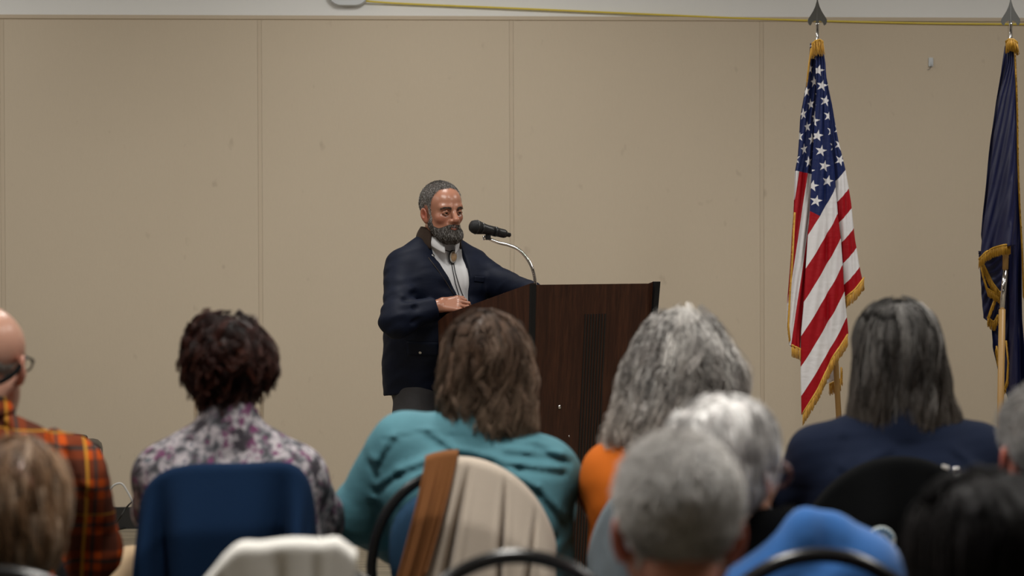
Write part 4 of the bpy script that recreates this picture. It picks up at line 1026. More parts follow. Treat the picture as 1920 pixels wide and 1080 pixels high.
# cloth hung over an arched chair back (in the chair's own frame)
def drape(name, chair_loc, rz, mat, t0, t1, back, front, label, cat, folds=(6, .012), thick=.006, lift=.018, seed=0, flare=.0, nu=70, nv=60, skew=0, group=None, parent=None, wid=1.0, sag=0, top=None, sq=1.0, valleys=(), xflow=None, outw=0.0):
    root = empty(name, (chair_loc[0], chair_loc[1], 0), rz, label=label, cat=cat, group=group) if parent is None else parent
    def fn(u, v):
        a = np.radians(t0+(t1-t0)*u); ca, sa = np.cos(a), np.sin(a); x = (AW+lift)*np.sign(ca)*np.abs(ca)**sq*wid; zt = AZ+(AH+lift)*np.abs(sa)**sq
        if top is not None: zt = zt+top(u)
        bl = back(u); fl_ = front(u); s = v*(bl+fl_+.05)-fl_              # s<0 front side, 0..0.05 over the tube, >.05 rear
        yo = np.where(s < 0, .022, np.where(s < .05, .022*np.cos(s/.05*np.pi), -.022))
        h = np.where(s < 0, s, np.where(s < .05, .012*np.sin(s/.05*np.pi), -(s-.05)))
        hang = np.maximum(s-.05, 0)
        z = np.where(s < .05, zt+h-0*s, zt+h); z = np.where(s < 0, zt+s, z)
        amp = folds[1]*np.clip(hang*9, 0, 1)
        fd = amp*(np.sin(u*folds[0]*6.28+seed+2.2*np.sin(u*4+seed)+hang*3)+.4*np.sin(u*folds[0]*15+seed*2))
        for vu, vd, vw, vg in valleys:                                        # deep creases that run down the cloth
            q = np.clip(hang*7, 0, 1); e_ = np.exp(-((u-vu-vg*hang)/vw)**2); fd = fd-vd*q*e_+vd*.12*q*(np.exp(-((u-vu-vg*hang-vw*2)/vw)**2)+np.exp(-((u-vu-vg*hang+vw*2)/vw)**2))
        y = cy_(zt)+yo-fd-amp*.9-.012
        y = y-outw*np.clip(hang*8, 0, 1)
        if xflow is not None: x = x+xflow(u, hang)
        y = y-np.where(hang > 0, hang*.02, 0); x = x+flare*hang*(u-.5)*2*-1+skew*hang+amp*.4*np.cos(u*folds[0]*6.28+seed)
        return x, y, z-sag*np.sin(np.pi*u)*(hang > 0)
    o, P, f = grid('cloth' if parent is None else name, fn, nu, nv, mat, root, thick)
    return root, o

# ------------------------------------------------------------------ fabrics
M['navy_fleece'] = plain('navy_cloth', (.004, .015, .042), .95, var=.1, bmp=(160, .4), spec=.1)
M['white_knit'] = plain('white_knit', (.72, .70, .66), .9, bmp=(220, .5), sheen=.2)
M['beige_knit'] = plain('oatmeal_knit', (.46, .39, .32), .95, bmp=(240, .5), sheen=.1)
M['caramel'] = plain('caramel_knit', (.15, .052, .009), .95, bmp=((300, 300, 10), .6))
M['black_cloth'] = plain('black_cloth', (.0028, .0032, .0036), .9, bmp=(60, .3), spec=.08)
M['bright_blue'] = plain('bright_blue_fleece', (.030, .125, .37), .95, bmp=(120, .3), spec=.15, sheen=.3)
M['teal_shirt'] = plain('teal_cotton', (.075, .205, .25), .75, var=.12, vscale=(6, 6, 6), bmp=((30, 30, 60), .45), spec=.25)
M['navy_sweater'] = plain('navy_sweater', (.007, .012, .030), .9, var=.15, bmp=(200, .3), spec=.15)
M['orange_shirt'] = plain('orange_cotton', (.50, .115, .010), .85, bmp=(60, .3), spec=.15)
M['greyblue_shirt'] = plain('grey_blue_cotton', (.12, .15, .18), .85, bmp=((160, 160, 8), .5))
M['khaki'] = plain('khaki_trousers', (.34, .24, .14), .9, bmp=(80, .3))
M['jeans'] = plain('dark_jeans', (.02, .03, .055), .9, bmp=(200, .3))
M['green_collar'] = plain('dark_teal_cloth', (.010, .055, .055), .85)
def plaid():
    m, nt, b = newmat('orange_plaid_flannel'); s = nt.nodes.new('ShaderNodeSeparateXYZ'); nt.links.new(coords(nt), s.inputs[0])
    x = E(s.outputs[0])+E(s.outputs[1])*.35; z = E(s.outputs[2])+E(s.outputs[0])*.12
    def band(c, per, o, w_): return (((c/per)+o).fract()-.5).abs().lt(w_/2)
    c = (.40, .060, .007)
    c = mixc(nt, band(x, .088, .0, .48)*.72, c, (.045, .018, .012)); c = mixc(nt, band(z, .088, .2, .48)*.72, c, (.045, .018, .012))
    c = mixc(nt, band(x, .088, .5, .10)*.8, c, (.015, .03, .03)); c = mixc(nt, band(z, .088, .7, .10)*.8, c, (.015, .03, .03))
    c = mixc(nt, band(x, .176, .12, .04)*.8, c, (.48, .24, .03)); c = mixc(nt, band(z, .176, .45, .02)*.35, c, (.75, .36, .03))
    nt.links.new(c, b.inputs['Base Color']); b.inputs['Roughness'].default_value = .95; b.inputs['Specular IOR Level'].default_value = .1
    bump(nt, b, noise(nt, coords(nt, 'Object', (30, 30, 30)), 1, 3), .3, .004); return m
M['plaid'] = plaid()
def floral():
    m, nt, b = newmat('grey_purple_floral_print'); co = coords(nt, 'Object', (1, 1, 1)); n1 = noise(nt, co, 27, 4, .6); n2 = noise(nt, coords(nt, 'Object', (1.2, 1, .8)), 31, 4, .65); n3 = noise(nt, coords(nt, 'Object', (.8, 1.3, 1)), 17, 3, .6)
    c = ramp(nt, n1, [(.36, (.02, .02, .025)), (.46, (.09, .09, .105)), (.53, (.27, .25, .27)), (.60, (.42, .38, .40)), (.66, (.11, .125, .15))])
    c = mixc(nt, ((n2-.54)*14).max(0).min(1), c, (.12, .025, .085)); c = mixc(nt, ((n3-.56)*14).max(0).min(1), c, (.025, .02, .028))
    nt.links.new(c, b.inputs['Base Color']); b.inputs['Roughness'].default_value = .8; return m
M['floral'] = floral()
def tweedy(name, a, b_):
    m, nt, b = newmat(name); f = noise(nt, coords(nt), 45, 4, .6); nt.links.new(ramp(nt, f, [(.42, a), (.58, b_)]), b.inputs['Base Color']); b.inputs['Roughness'].default_value = .9; return m
M['grey_pattern'] = tweedy('grey_white_mottled_knit', (.06, .075, .085), (.55, .58, .6))

# ------------------------------------------------------------------ seated listeners
def sitter(label, X, Y, top, rz=0, w=1.0, hs=.97, hyaw=0, hpitch=0, hroll=0, hdx=0, hdy=0, lean=0.0, shz=(0, 0), top_mat=None, leg_mat=None, shw=.185, elL=None, elR=None, wrL=None, wrR=None,
           creases=(), neck_open=.0, neckl=.135, collar_mat=None, res=.0075, tone=SKIN, belly=.02, kneeR=None, long_sleeve=True, sr=.072, name='person', red=1.0, nkdx=0):
    """root at the seat centre; head top at height top"""
    root = empty(name, (X, Y, 0), rz, label=label, cat='person')
    C = V(hdx, -.035+hdy, top-.127*hs); R = rotm(0, 0, -hyaw) @ rotm(hpitch, 0, 0) @ rotm(0, hroll, 0)
    nz = top-.127*hs-neckl
    nk = V(nkdx, -.075+hdy*.4, nz); chs = V(nkdx*.6, -.075, nz-.16); wst = V(0, -.06, nz-.33); pel = V(0, -.02, .56)
    sL = V(nkdx-shw*w*.95, -.07, nz-.110+shz[0]); sR = V(nkdx+shw*w*.95, -.07, nz-.110+shz[1])
    elL = V(*elL) if elL else sL+V(-.045, .06, -.27); elR = V(*elR) if elR else sR+V(.045, .06, -.27)
    wrL = V(*wrL) if wrL else V(-.09, .22, .64); wrR = V(*wrR) if wrR else V(.09, .22, .64)
    tor = torso_prims(pel, wst, chs, nk, w, belly, .98*w**.5)
    sh = [limb(nk+V(.02, -.005, -.01), sR+V(-.01, 0, .008), .048, .052), limb(nk+V(-.02, -.005, -.01), sL+V(.01, 0, .008), .048, .052)]
    arms = [limb(sR, elR, .050, .041), limb(elR, wrR, .041, .027), limb(sL, elL, .050, .041), limb(elL, wrL, .041, .027)]
    neckp = [limb(nk+V(0, 0, -.06), C+R @ V(0, -.035, -.06)*hs, .056, .055)]
    hipR, hipL = V(.095, .0, .545), V(-.095, .0, .545); knR = V(*kneeR) if kneeR else V(.13, .42, .545); knL = V(-.13, .42, .545); anR, anL = knR+V(0, -.02, -knR[2]+.09), V(-.13, .40, .09)
    legs = [limb(hipR, knR, .082, .058), limb(knR, anR, .055, .038), limb(hipL, knL, .082, .058), limb(knL, anL, .055, .038)]
    feet = [limb(a+V(0, -.02, -.045), a+V(0, .16, -.055), .036, .032) for a in (anR, anL)]
    f3 = lambda w_, e, s: hand_prims(w_, (w_-e)*.6+V(-s*.06, .06, -.02), (0, .1, 1), -s, (30, 35, 25), .1, 30, .95)
    hR, hL = f3(wrR, elR, 1), f3(wrL, elL, -1)
    fn = bodyfn(tor+sh+neckp+arms+legs+feet, C, R, hs, (hR, hL))
    allp = np.array([elL, elR, wrL, wrR, knR, knL, C]); lo = allp.min(0)-V(.15, .38, 0); hi = allp.max(0)+V(.15, .24, .16); lo[2] = -.01; lo[1] = min(lo[1], -.34)
    add_sdf('body', fn, lo, hi, res, M['skin'], root, lambda v: skin_cols(v, C, R, hs, tone, red), ([(C[0]-.1, C[0]+.1, .005)], [(C[1]-.1, C[1]+.13, .005)], [(C[2]-.15, C[2]+.14, .005)]))
    face_parts(root, C, R, hs)
    legcl = [limb(hipR, knR, .092, .072), limb(knR, anR, .07, .055), limb(hipL, knL, .092, .072), limb(knL, anL, .07, .055), limb(pel+V(.07, 0, -.01), pel+V(-.07, 0, -.01), .128, .128)]
    add_sdf('trousers', lambda P: smax(prims(P, legcl, .006)+.003*wob(P, 18, 2), .08-P[:, 2], .01), lo, V(hi[0], hi[1], .78), .010, leg_mat or M['jeans'], root)
    for q in feet: add_sdf('shoe', lambda P, q=q: smax(prims(P, [q], .010), -P[:, 2], .004), q[1]-.12, q[2]+.12, .008, M['dark_shoe'], root)
    def slv(s, e, w_):
        d_ = (w_-e)/np.linalg.norm(w_-e)
        if long_sleeve: return [limb(s, e, sr, sr*.86, .05), limb(e, w_, sr*.84, .040, .03, cut=(w_-d_*.02, d_))]
        d2 = (e-s)/np.linalg.norm(e-s); return [limb(s, e, sr, sr*.92, .05, cut=(s+(e-s)*.80, d2))]
    sr_, sl_ = slv(sR, elR, wrR), slv(sL, elL, wrL)
    shc = [limb(nk+V(.02, -.005, -.01), sR+V(-.01, 0, .004), .056, .068), limb(nk+V(-.02, -.005, -.01), sL+V(.01, 0, .004), .056, .068)]
    sd = int(abs(X)*100)
    def topfn(P):
        d = prims(P, tor, .020); d = smin(d, prims(P, shc), .045); d = smin(d, prims(P, sr_), .03); d = smin(d, prims(P, sl_), .03)
        d = d+.0045*wob(P, (8, 8, 15), sd)+.0020*wob(P, (22, 22, 40), sd+1)
        for a, b_, w_, dp in creases:
            if len(a) == 2:                       # a crease across the back, given in x and z
                q = P[:, [0, 2]]; e = (P[:, 1] < -.03)
                up = np.exp(-((segd(q, a, b_))/w_)**2); dn = np.exp(-(segd(q, V(*a)+V(0, w_*1.9), V(*b_)+V(0, w_*1.9))/(w_*1.1))**2); d = d+e*(dp*up-dp*.7*dn)
            else: d = d+dp*np.exp(-(segd(P, a, b_)/w_)**2)
        d = smin(d, cone(P, nk+V(0, -.0, -.03), nk+V(0, .0, .022)+(C-nk)*.05, .074, .070), .02)
        d = smax(d, -cone(P, nk+V(0, .01, -.01+neck_open), C, .063+neck_open*.3, .07), .008)
        return smax(d, .492-P[:, 2], .01)
    add_sdf('shirt', topfn, lo+V(-.03, -.04, .46), V(hi[0]+.03, hi[1], nz+.06), res, top_mat, root)
    if collar_mat:
        def cf(u, v):
            th = np.radians(90+20)+u*np.radians(320); r = .068+.022*v+.008*np.sin(np.pi*v); return nk[0]+np.cos(th)*r, nk[1]+np.sin(th)*r, nk[2]+.062-.040*v-.02*np.clip(np.sin(th), 0, 1)
        grid('collar', cf, 50, 8, collar_mat, root, .006)
    return dict(root=root, C=C, R=R, hs=hs, nk=nk, sL=sL, sR=sR, top=topfn, surf=lambda P: head_sdf(((P-C) @ R)/hs, False)*hs)
def hd(S, *p): return S['C']+S['R'] @ V(*p)*S['hs']
CH = .0
def seat(px, Y): return at(px, 800, Y).x
HY = -.035                                   # heads sit this far behind the root

# --- chair prototypes and the row nearest the lectern
c0 = build_chair('blue padded chair of the teal shirted person, with a caramel and oatmeal sweater over it', M['blue_pad'], math.radians(-2), (seat(868, 4.25), 4.53))
copy_chair(c0, 'blue padded chair behind the orange plaid shirt at the left edge', math.radians(3), (seat(-92, 3.9), 4.20))
copy_chair(c0, 'chair hidden under the navy jacket, behind the grey and purple floral top', 0, (seat(424, 4.15), 4.44))
copy_chair(c0, 'chair behind the orange shirt, under the grey blue cardigan', 0, (seat(1290, 4.2), 4.48))
copy_chair(c0, 'chair hidden under the black jacket behind the navy sweater', math.radians(-2), (seat(1696, 4.15), 4.45))
# --- second row
K1 = (seat(515, 2.98), 3.255); K2 = (seat(970, 2.98), 3.255); K3 = (seat(1538, 2.98), 3.255)
copy_chair(c0, 'empty chair with a white knitted cloth over its arched back', math.radians(4), K1, M['teal_pad'])
copy_chair(c0, 'empty chair with bare black arched frame in front of the oatmeal sweater', 0, K2, M['teal_pad'])
copy_chair(c0, 'chair with bare black arched frame in front of the bright blue jacket', 0, K3, M['teal_pad'])
copy_chair(c0, 'chair with dark arched frame in the lower left corner, under the brown haired person', 0, (seat(-5, 2.82), 3.10), M['teal_pad'])
copy_chair(c0, 'chair of the person cut off by the right edge of the photo', 0, (seat(1985, 3.04), 3.33), M['teal_pad'])
# --- by the wall
ls = empty('loudspeaker', (at(140, 800, 8.9).x, 8.9, 0), math.radians(12), label='black loudspeaker case standing by the wall, its rounded corner showing past the plaid sleeve', cat='loudspeaker')
MB().box((0, 0, .30), (.26, .30, .57), bev=.045).build('cabinet', M['black_plastic'], ls, smooth=True, auto=40)
MB().box((0, -.15, .30), (.20, .012, .50), bev=.005).build('grille', M['grille'], ls, smooth=False)
M['grey_rubber'] = plain('grey_rubber', (.16, .16, .17), .5)
pr = rrect(.252, .552, .05, 8); MB().tube([(x, -.125, z+.30) for x, z in pr], .004, 8, closed=True).build('edge_piping', M['grey_rubber'], ls)
MB().tube(spline([(-.05, 0, .585), (-.045, 0, .605), (.045, 0, .605), (.05, 0, .585)], 6), .008, 8).build('handle', M['black_plastic'], ls)

# --- garments on chairs
def chair_xy(px, Yb, dy=.28): return (seat(px, Yb), Yb+dy)
drape('navy_jacket', (seat(424, 4.15), 4.44), 0, M['navy_fleece'], 176, 4, lambda u: .46+.05*np.sin(u*9), lambda u: .2+0*u, 'dark navy cloth jacket covering the whole chair back behind the floral top', 'jacket', folds=(1.3, .012), lift=.004, seed=2.2, nu=160, sq=.36, wid=.93, outw=.05, valleys=((.36, .045, .055, .05), (.60, .050, .06, -.1), (.14, .025, .04, .0), (.85, .025, .045, 0)), top=lambda u: .006-.012*np.sin(u*7))
sw = empty('sweater', (seat(868, 4.25), 4.53, 0), math.radians(-2), label='oatmeal sweater with caramel sleeve hung over the chair behind the teal shirt', cat='sweater')
drape('body', None, 0, M['beige_knit'], 97, 12, lambda u: .50-.02*u, lambda u: .16+0*u, None, None, folds=(1.5, .006), thick=.007, seed=1.2, nu=160, parent=sw, outw=.032, valleys=((.16, .045, .022, .0), (.42, .045, .018, .02), (.70, .03, .025, -.45)), xflow=lambda u, h: -.34*h*(1-u)**3)
drape('sleeve', None, 0, M['caramel'], 108, 90, lambda u: .40-.15*u, lambda u: .1+0*u, None, None, folds=(2.2, .005), thick=.006, seed=.5, nu=60, parent=sw, lift=.034, outw=.045, valleys=((.5, .006, .08, 0),), xflow=lambda u, h: -.20*h*(1+1.0*h)-.02*h*(u-.5))
drape('white_cloth', K1, math.radians(4), M['white_knit'], 146, 60, lambda u: .30-.05*(1-u), lambda u: .12+0*u, 'white knitted cloth thrown over the arched back of an empty chair', 'cloth', folds=(1.6, .006), lift=.014, seed=.8, flare=.02, nu=160, valleys=((.30, .035, .03, .3), (.62, .02, .03, .1), (.80, .02, .03, 0)), top=lambda u: .016*u**3+.012*np.exp(-((u-.42)/.08)**2)+.010*np.exp(-((u-.90)/.06)**2)-.035*np.clip((.34-u)*3, 0, 1))
bj, bjc = drape('black_jacket', (seat(1696, 4.15), 4.45), math.radians(-2), M['black_cloth'], 170, 10, lambda u: .50+0*u, lambda u: .15+0*u, 'black jacket with a round patch hung on the chair behind the navy sweater', 'jacket', folds=(2.3, .016), lift=.024, seed=.3, nu=90)

M['grey_knit'] = plain('grey_blue_ribbed_knit', (.12, .145, .165), .95, bmp=((200, 200, 4), .9))
drape('grey_cardigan', (seat(1290, 4.2), 4.48), 0, M['grey_knit'], 175, 20, lambda u: .50+0*u, lambda u: .15+0*u, 'grey blue ribbed cardigan over the chair back below the orange shirt', 'cardigan', folds=(3, .016), lift=.020, seed=1.7, nu=80)
# ------------------------------------------------------------------ the listeners
def env_of(S, parts, k=.03, lob=.004):
    """hair envelope: (centre, radii) in head space"""
    C, R, s = S['C'], S['R'], S['hs']
    pr = [('e', C+R @ V(*c)*s, V(*r)*s, R, {'k': k}) for c, r in parts]
    return lambda P: prims(P, pr)+lob*wob(P, 13, 5)+lob*.45*wob(P, 30, 6)
def boxa(S, lo, hi): C = S['C']; return (C+V(*lo), C+V(*hi))

def cr(px0, s, lines, w_, dp):
    out = []
    for ln in lines:
        q = [((x-px0)/s, H-(y-503)/s) for x, y in ln]
        out += [(a, b, w_, dp) for a, b in zip(q[:-1], q[1:])]
    return out
# A bald man, orange plaid shirt, left edge
A = sitter('bald person in orange plaid flannel shirt and dark glasses seated at the left edge', seat(-60, 4.2), 4.24, at(0, 573, 4.2).z, rz=0, w=1.22, hs=1.02, hyaw=8, hpitch=-4, shw=.188, top_mat=M['plaid'], leg_mat=M['khaki'],
    collar_mat=M['plaid'], belly=.05, sr=.082, kneeR=(.285, .38, .63), elR=(.250, .05, .76), hdx=.043, nkdx=.02, tone=V(.46, .25, .18), creases=cr(-60, 860, [[(30, 800), (90, 860), (120, 960), (125, 1050)], [(95, 800), (140, 880), (160, 980)], [(150, 850), (185, 930), (190, 1000)], [(60, 860), (90, 940), (95, 1040)]], .010, .012))
sf = A['surf']
def mk(P): q = ((P-A['C']) @ A['R'])/A['hs']; return np.minimum(np.minimum(.005-q[:, 2], -.01-q[:, 1]), q[:, 2]+.09)*1.0
hair_short(A['root'], sf, mk, boxa(A, (-.13, -.15, -.16), (.13, .12, .16)), .006, 2500, .3, ((.35, .33, .30), (.2, .18, .16)), .0015, .0006, 7, .006)
g = MB()
gp_ = lambda x, y, z: hd(A, x, y, z)
M['black_gloss'] = plain('black_acetate', (.01, .01, .01), .25)
gl = empty('glasses', (0, 0, 0)); gl.parent = A['root']
for s in (-1, 1):
    MB().tube(spline([gp_(s*.066, .098, .004), gp_(s*.084, .05, .008), gp_(s*.090, .0, .012), gp_(s*.089, -.016, .002)], 8), .0036, 8).build('temple', M['black_gloss'], gl)
    MB().tube(spline([gp_(s*.087, -.012, .002), gp_(s*.083, -.045, -.022), gp_(s*.066, -.080, -.042), gp_(s*.035, -.102, -.052), gp_(0, -.108, -.055)], 6), .0062, 8).build('strap', M['black_cloth'], gl)
    MB().tube([gp_(s*(.036+.028*math.cos(t)), .110-.012*abs(math.cos(t)), .0+.018*math.sin(t)) for t in [6.283*k/20 for k in range(20)]], .0025, 8, closed=True).build('rim', M['black_gloss'], gl)
# B brown haired, lower left corner
B = sitter('brown haired person in mottled grey top seated at the lower left corner', seat(32, 3.25), 3.285, at(0, 838, 3.25).z, hs=.93, hyaw=-8, hpitch=-12, shw=.16, top_mat=M['grey_pattern'], w=.9, collar_mat=M['green_collar'], belly=0, hdy=.0, hdx=.0, nkdx=-.06)
env = env_of(B, [((0, -.010, .036), (.096, .114, .112)), ((0, -.055, -.045), (.088, .058, .085))])
hair_traced(B['root'], env, boxa(B, (-.16, -.18, -.22), (.16, .16, .17)), B['C'], hd(B, 0, -.03, .125), ztip=B['C'][2]-.15, n_g=260, n_c=12, amp=.004, freq=6, cols=((.17, .095, .050), (.11, .06, .032), (.24, .145, .085), (.33, .24, .17)), seed=11, rad=.0011)
# C dark auburn short curls, floral top
Cw = sitter('person with short dark curls seated in a grey and purple floral top', seat(446, 4.4), 4.44, at(0, 602, 4.4).z, w=.98, hs=.95, hyaw=4, shw=.165, top_mat=M['floral'], belly=.02, sr=.070, elL=(-.197, .04, .82), elR=(.178, .05, .80), hdx=-.02, nkdx=-.015)
env = env_of(Cw, [((0, -.020, .036), (.102, .112, .106)), ((.0, -.050, -.050), (.064, .056, .085)), ((-.07, -.01, .0), (.03, .04, .04)), ((.075, -.01, .015), (.03, .04, .04)), ((-.045, -.03, .105), (.04, .045, .032))], .03, .007)
hair_traced(Cw['root'], env, boxa(Cw, (-.17, -.18, -.2), (.17, .16, .17)), Cw['C'], hd(Cw, .01, -.03, .13), length=.11, n_g=330, n_c=11, amp=.009, freq=16, clump=.006, lev=(-.012, .008), cols=((.018, .006, .005), (.010, .004, .004), (.045, .011, .007), (.006, .003, .003)), seed=12, rad=.0012, tipfan=.7, tip=(.06, .016, .009))
for s in (-1, 1):
    MB().tube([hd(Cw, s*.083, -.005, -.045), hd(Cw, s*.084, -.012, -.08), hd(Cw, s*.083, -.014, -.125)], .0016, 6).build('earring', plain('gold', (.7, .45, .15), .25, 1), Cw['root'])
# D teal shirt, wavy brown hair
D = sitter('person with shoulder-length wavy brown hair in a loose teal shirt', seat(905, 4.46), 4.54, at(0, 600, 4.46).z, w=1.16, hs=.97, hyaw=2, shw=.155, shz=(.065, -.005), top_mat=M['teal_shirt'], belly=.04, sr=.082,
    elL=(-.302, .01, .80), wrL=(-.20, .25, .66), elR=(.155, .08, .80), hdx=.012, nkdx=-.018,
    creases=cr(905, 815, [[(800, 826), (850, 860), (975, 886), (1060, 898)], [(940, 888), (1010, 930), (1060, 990)], [(735, 835), (702, 885), (692, 960), (690, 1030)], [(830, 868), (745, 900), (700, 935)], [(950, 862), (1060, 872)], [(930, 905), (990, 950), (1040, 1020)], [(690, 880), (700, 905)], [(1010, 850), (1070, 880)]], .0080, .008)
        +cr(905, 815, [[(715, 832), (790, 818), (900, 828), (1040, 850)]], .0035, .003))
env = env_of(D, [((0, -.012, .037), (.100, .114, .106)), ((0, -.050, -.050), (.112, .070, .090)), ((0.01, -.055, -.12), (.106, .055, .075))], .04)
hair_traced(D['root'], env, boxa(D, (-.19, -.2, -.30), (.19, .16, .19)), D['C'], hd(D, .0, -.02, .13), ztip=D['C'][2]-.165, n_g=420, n_c=12, T=20, amp=.010, freq=8, clump=.006, lev=(-.014, .008), cols=((.075, .042, .027), (.035, .020, .013), (.11, .065, .043), (.19, .125, .09)), tip=(.28, .20, .14), seed=13, rad=.0012)
# E long curly grey hair, orange shirt
Eo = sitter('person with long frizzy grey hair and orange shirt in front of the lectern', seat(1262, 4.42), 4.47, at(0, 602, 4.42).z, w=1.0, hs=.98, hyaw=5, shw=.150, shz=(-.0, 0), top_mat=M['orange_shirt'], belly=.02, sr=.074, long_sleeve=False, hdx=.025, elL=(-.165, .06, .83), elR=(.170, .06, .83), hpitch=-6)
env = env_of(Eo, [((0, -.015, .040), (.100, .118, .108)), ((-.0, -.050, -.050), (.138, .080, .105)), ((-.045, -.055, -.15), (.135, .06, .08))], .05, .009)
hair_traced(Eo['root'], env, boxa(Eo, (-.25, -.22, -.34), (.22, .18, .2)), Eo['C'], hd(Eo, .01, -.02, .14), ztip=Eo['C'][2]-.20, n_g=520, n_c=10, T=22, amp=.014, freq=7, clump=.010, lev=(-.016, .012), cols=((.48, .46, .44), (.28, .26, .25), (.62, .60, .58), (.13, .12, .115), (.75, .73, .70)), tip=(.55, .48, .42), seed=14, rad=.0009, tipfan=.25)
# H navy sweater, long dark grey hair
Hn = sitter('person with straight dark grey hair below the shoulders in a navy sweater', seat(1680, 4.4), 4.45, at(0, 582, 4.4).z, w=1.08, hs=.99, hyaw=0, shw=.183, shz=(.02, .02), top_mat=M['navy_sweater'], belly=.03, sr=.072, hdx=.005, elL=(-.235, .03, .80), elR=(.25, .03, .80), creases=cr(1680, 815, [[(1650, 858), (1600, 885), (1560, 925)], [(1565, 830), (1558, 890), (1562, 960)], [(1590, 900), (1565, 940)], [(1770, 860), (1800, 890), (1815, 930)]], .010, .005))
env = env_of(Hn, [((0, -.012, .040), (.098, .114, .106)), ((0, -.045, -.06), (.110, .068, .10)), ((.008, -.052, -.14), (.132, .050, .075))], .04)
hair_traced(Hn['root'], env, boxa(Hn, (-.2, -.2, -.32), (.2, .16, .19)), Hn['C'], hd(Hn, .0, -.01, .13), ztip=Hn['C'][2]-.195, n_g=430, n_c=12, T=20, amp=.006, freq=5, clump=.006, lev=(-.011, .006), cols=((.05, .046, .043), (.10, .094, .09), (.026, .024, .022), (.22, .21, .20)), tip=(.13, .105, .085), seed=15, rad=.0011, tipfan=.15)
# F white wavy short hair, black top, bright blue jacket slipped down
Fw = sitter('white haired person in a black top with a bright blue jacket slipped to the elbows', seat(1478, 3.27), 3.315, at(0, 762, 3.27).z, neckl=.125, shz=(-.02, -.05), w=1.0, hs=.97, hyaw=38, hpitch=-4, shw=.165, top_mat=M['black_cloth'], belly=.02, sr=.07, hdx=-.105, nkdx=-.045, hroll=-4, neck_open=.01, red=1.2)
env = env_of(Fw, [((0, -.018, .040), (.098, .115, .100)), ((0, -.045, -.030), (.083, .070, .062))])
hair_traced(Fw['root'], env, boxa(Fw, (-.15, -.17, -.17), (.15, .16, .18)), Fw['C'], hd(Fw, .01, -.035, .135), length=.115, n_g=320, n_c=12, amp=.005, freq=7, clump=.007, lev=(-.012, .003), cols=((.88, .87, .86), (.78, .76, .75), (.93, .92, .91), (.5, .48, .47)), seed=16, rad=.0010, head_yaw=-38, dark=.9)
gl = empty('glasses', (0, 0, 0)); gl.parent = Fw['root']
M['brown_gloss'] = plain('brown_acetate', (.06, .012, .01), .3)
for s in (-1, 1):
    MB().tube(spline([hd(Fw, s*.072, .098, .0), hd(Fw, s*.088, .05, .004), hd(Fw, s*.091, .0, .006)], 8), .003, 8).build('temple', M['brown_gloss'], gl)
    MB().tube([hd(Fw, s*(.038+.034*math.cos(t)), .112-.010*abs(math.cos(t)), -.004+.024*math.sin(t)) for t in [6.283*k/20 for k in range(20)]], .0035, 8, closed=True).build('rim', M['brown_gloss'], gl)
# bright blue jacket round the arms and over the chair
FX, FYy = seat(1478, 3.27), 3.315
def bluejacket(P):
    sL, sR = Fw['sL'], Fw['sR']; P = P-V(0, .0, 0)
    d = prims(P, [limb((.015, -.155, .965), (.045, -.155, .955), .030, .030, .03), limb((.065, -.155, .938), (.105, -.15, .900), .044, .050, .03), limb((.095, -.14, .88), (.140, -.12, .76), .050, .058, .05),
        limb((-.03, -.155, .85), (.10, -.155, .86), .068, .075, .05), limb((-.06, -.14, .70), (.13, -.13, .72), .085, .088, .06), limb((-.10, -.13, .82), (-.16, .0, .70), .060, .070, .05), limb((.0, -.155, .935), (-.085, -.145, .83), .036, .055, .04), limb((.13, -.1, .82), (.21, .03, .70), .070, .070, .05)])
    inner = prims(P, torso_prims((0, .0, .56), (0, -.035, .70), (0, -.045, .86), (0, 0, 0), 1.0, .02)[:4], .01)
    d = d+.005*wob(P, (12, 12, 16), 31)
    for a, b_ in (((-.04, -.23, .86), (.06, -.22, .93)), ((.045, -.2, .93), (.05, -.19, 1.0)), ((.0, -.24, .80), (.16, -.22, .86)), ((-.1, -.2, .75), (.1, -.23, .84))): d = d+.012*np.exp(-(segd(P, a, b_)/.018)**2)
    return smax(smax(d, .5-P[:, 2], .02), -smax(prims(P, [limb((0, .05, .5), (-.02, .03, .99), .125, .085)]), -1+0*P[:, 2], .001), .01)
bjr = empty('blue_jacket', (FX, FYy, 0), 0, label='bright blue fleece jacket slipped off the shoulders of the white haired person', cat='jacket')
add_sdf('cloth', bluejacket, V(-.35, -.28, .45), V(.45, .15, 1.03), .007, M['bright_blue'], bjr)
# G grey cropped hair, nearest
G = sitter('person with cropped grey hair, nearest head between the orange shirt and blue jacket', seat(1270, 2.75), 2.785, at(0, 826, 2.75).z, w=1.0, hs=1.05, hyaw=0, hpitch=-3, shw=.17, top_mat=M['greyblue_shirt'], belly=.03, sr=.075, tone=V(.44, .19, .13), red=1.6, hroll=0)
sf = G['surf']
def mkG(P):
    q = ((P-G['C']) @ G['R'])/G['hs']; x = np.abs(q[:, 0]); line = np.interp(q[:, 1], [-.12, -.05, -.03, -.022, .012, .03, .05, .07], [-.085, -.085, -.06, .022, .02, -.01, .06, .10])
    return (q[:, 2]-line)*.8
def combG(P): q = ((P-G['C']) @ G['R']); return np.stack([q[:, 0]*1.0, q[:, 1]*.5-.03, -.05+0*q[:, 0]], 1) @ G['R'].T
hair_short(G['root'], lambda P: sf(P), mkG, boxa(G, (-.14, -.16, -.17), (.14, .16, .18)), .020, 14000, .35, ((.55, .53, .51), (.68, .66, .64), (.36, .34, .32), (.80, .78, .76)), .008, .0008, 17, .006, 'hair', combG, (.42, .40, .375))
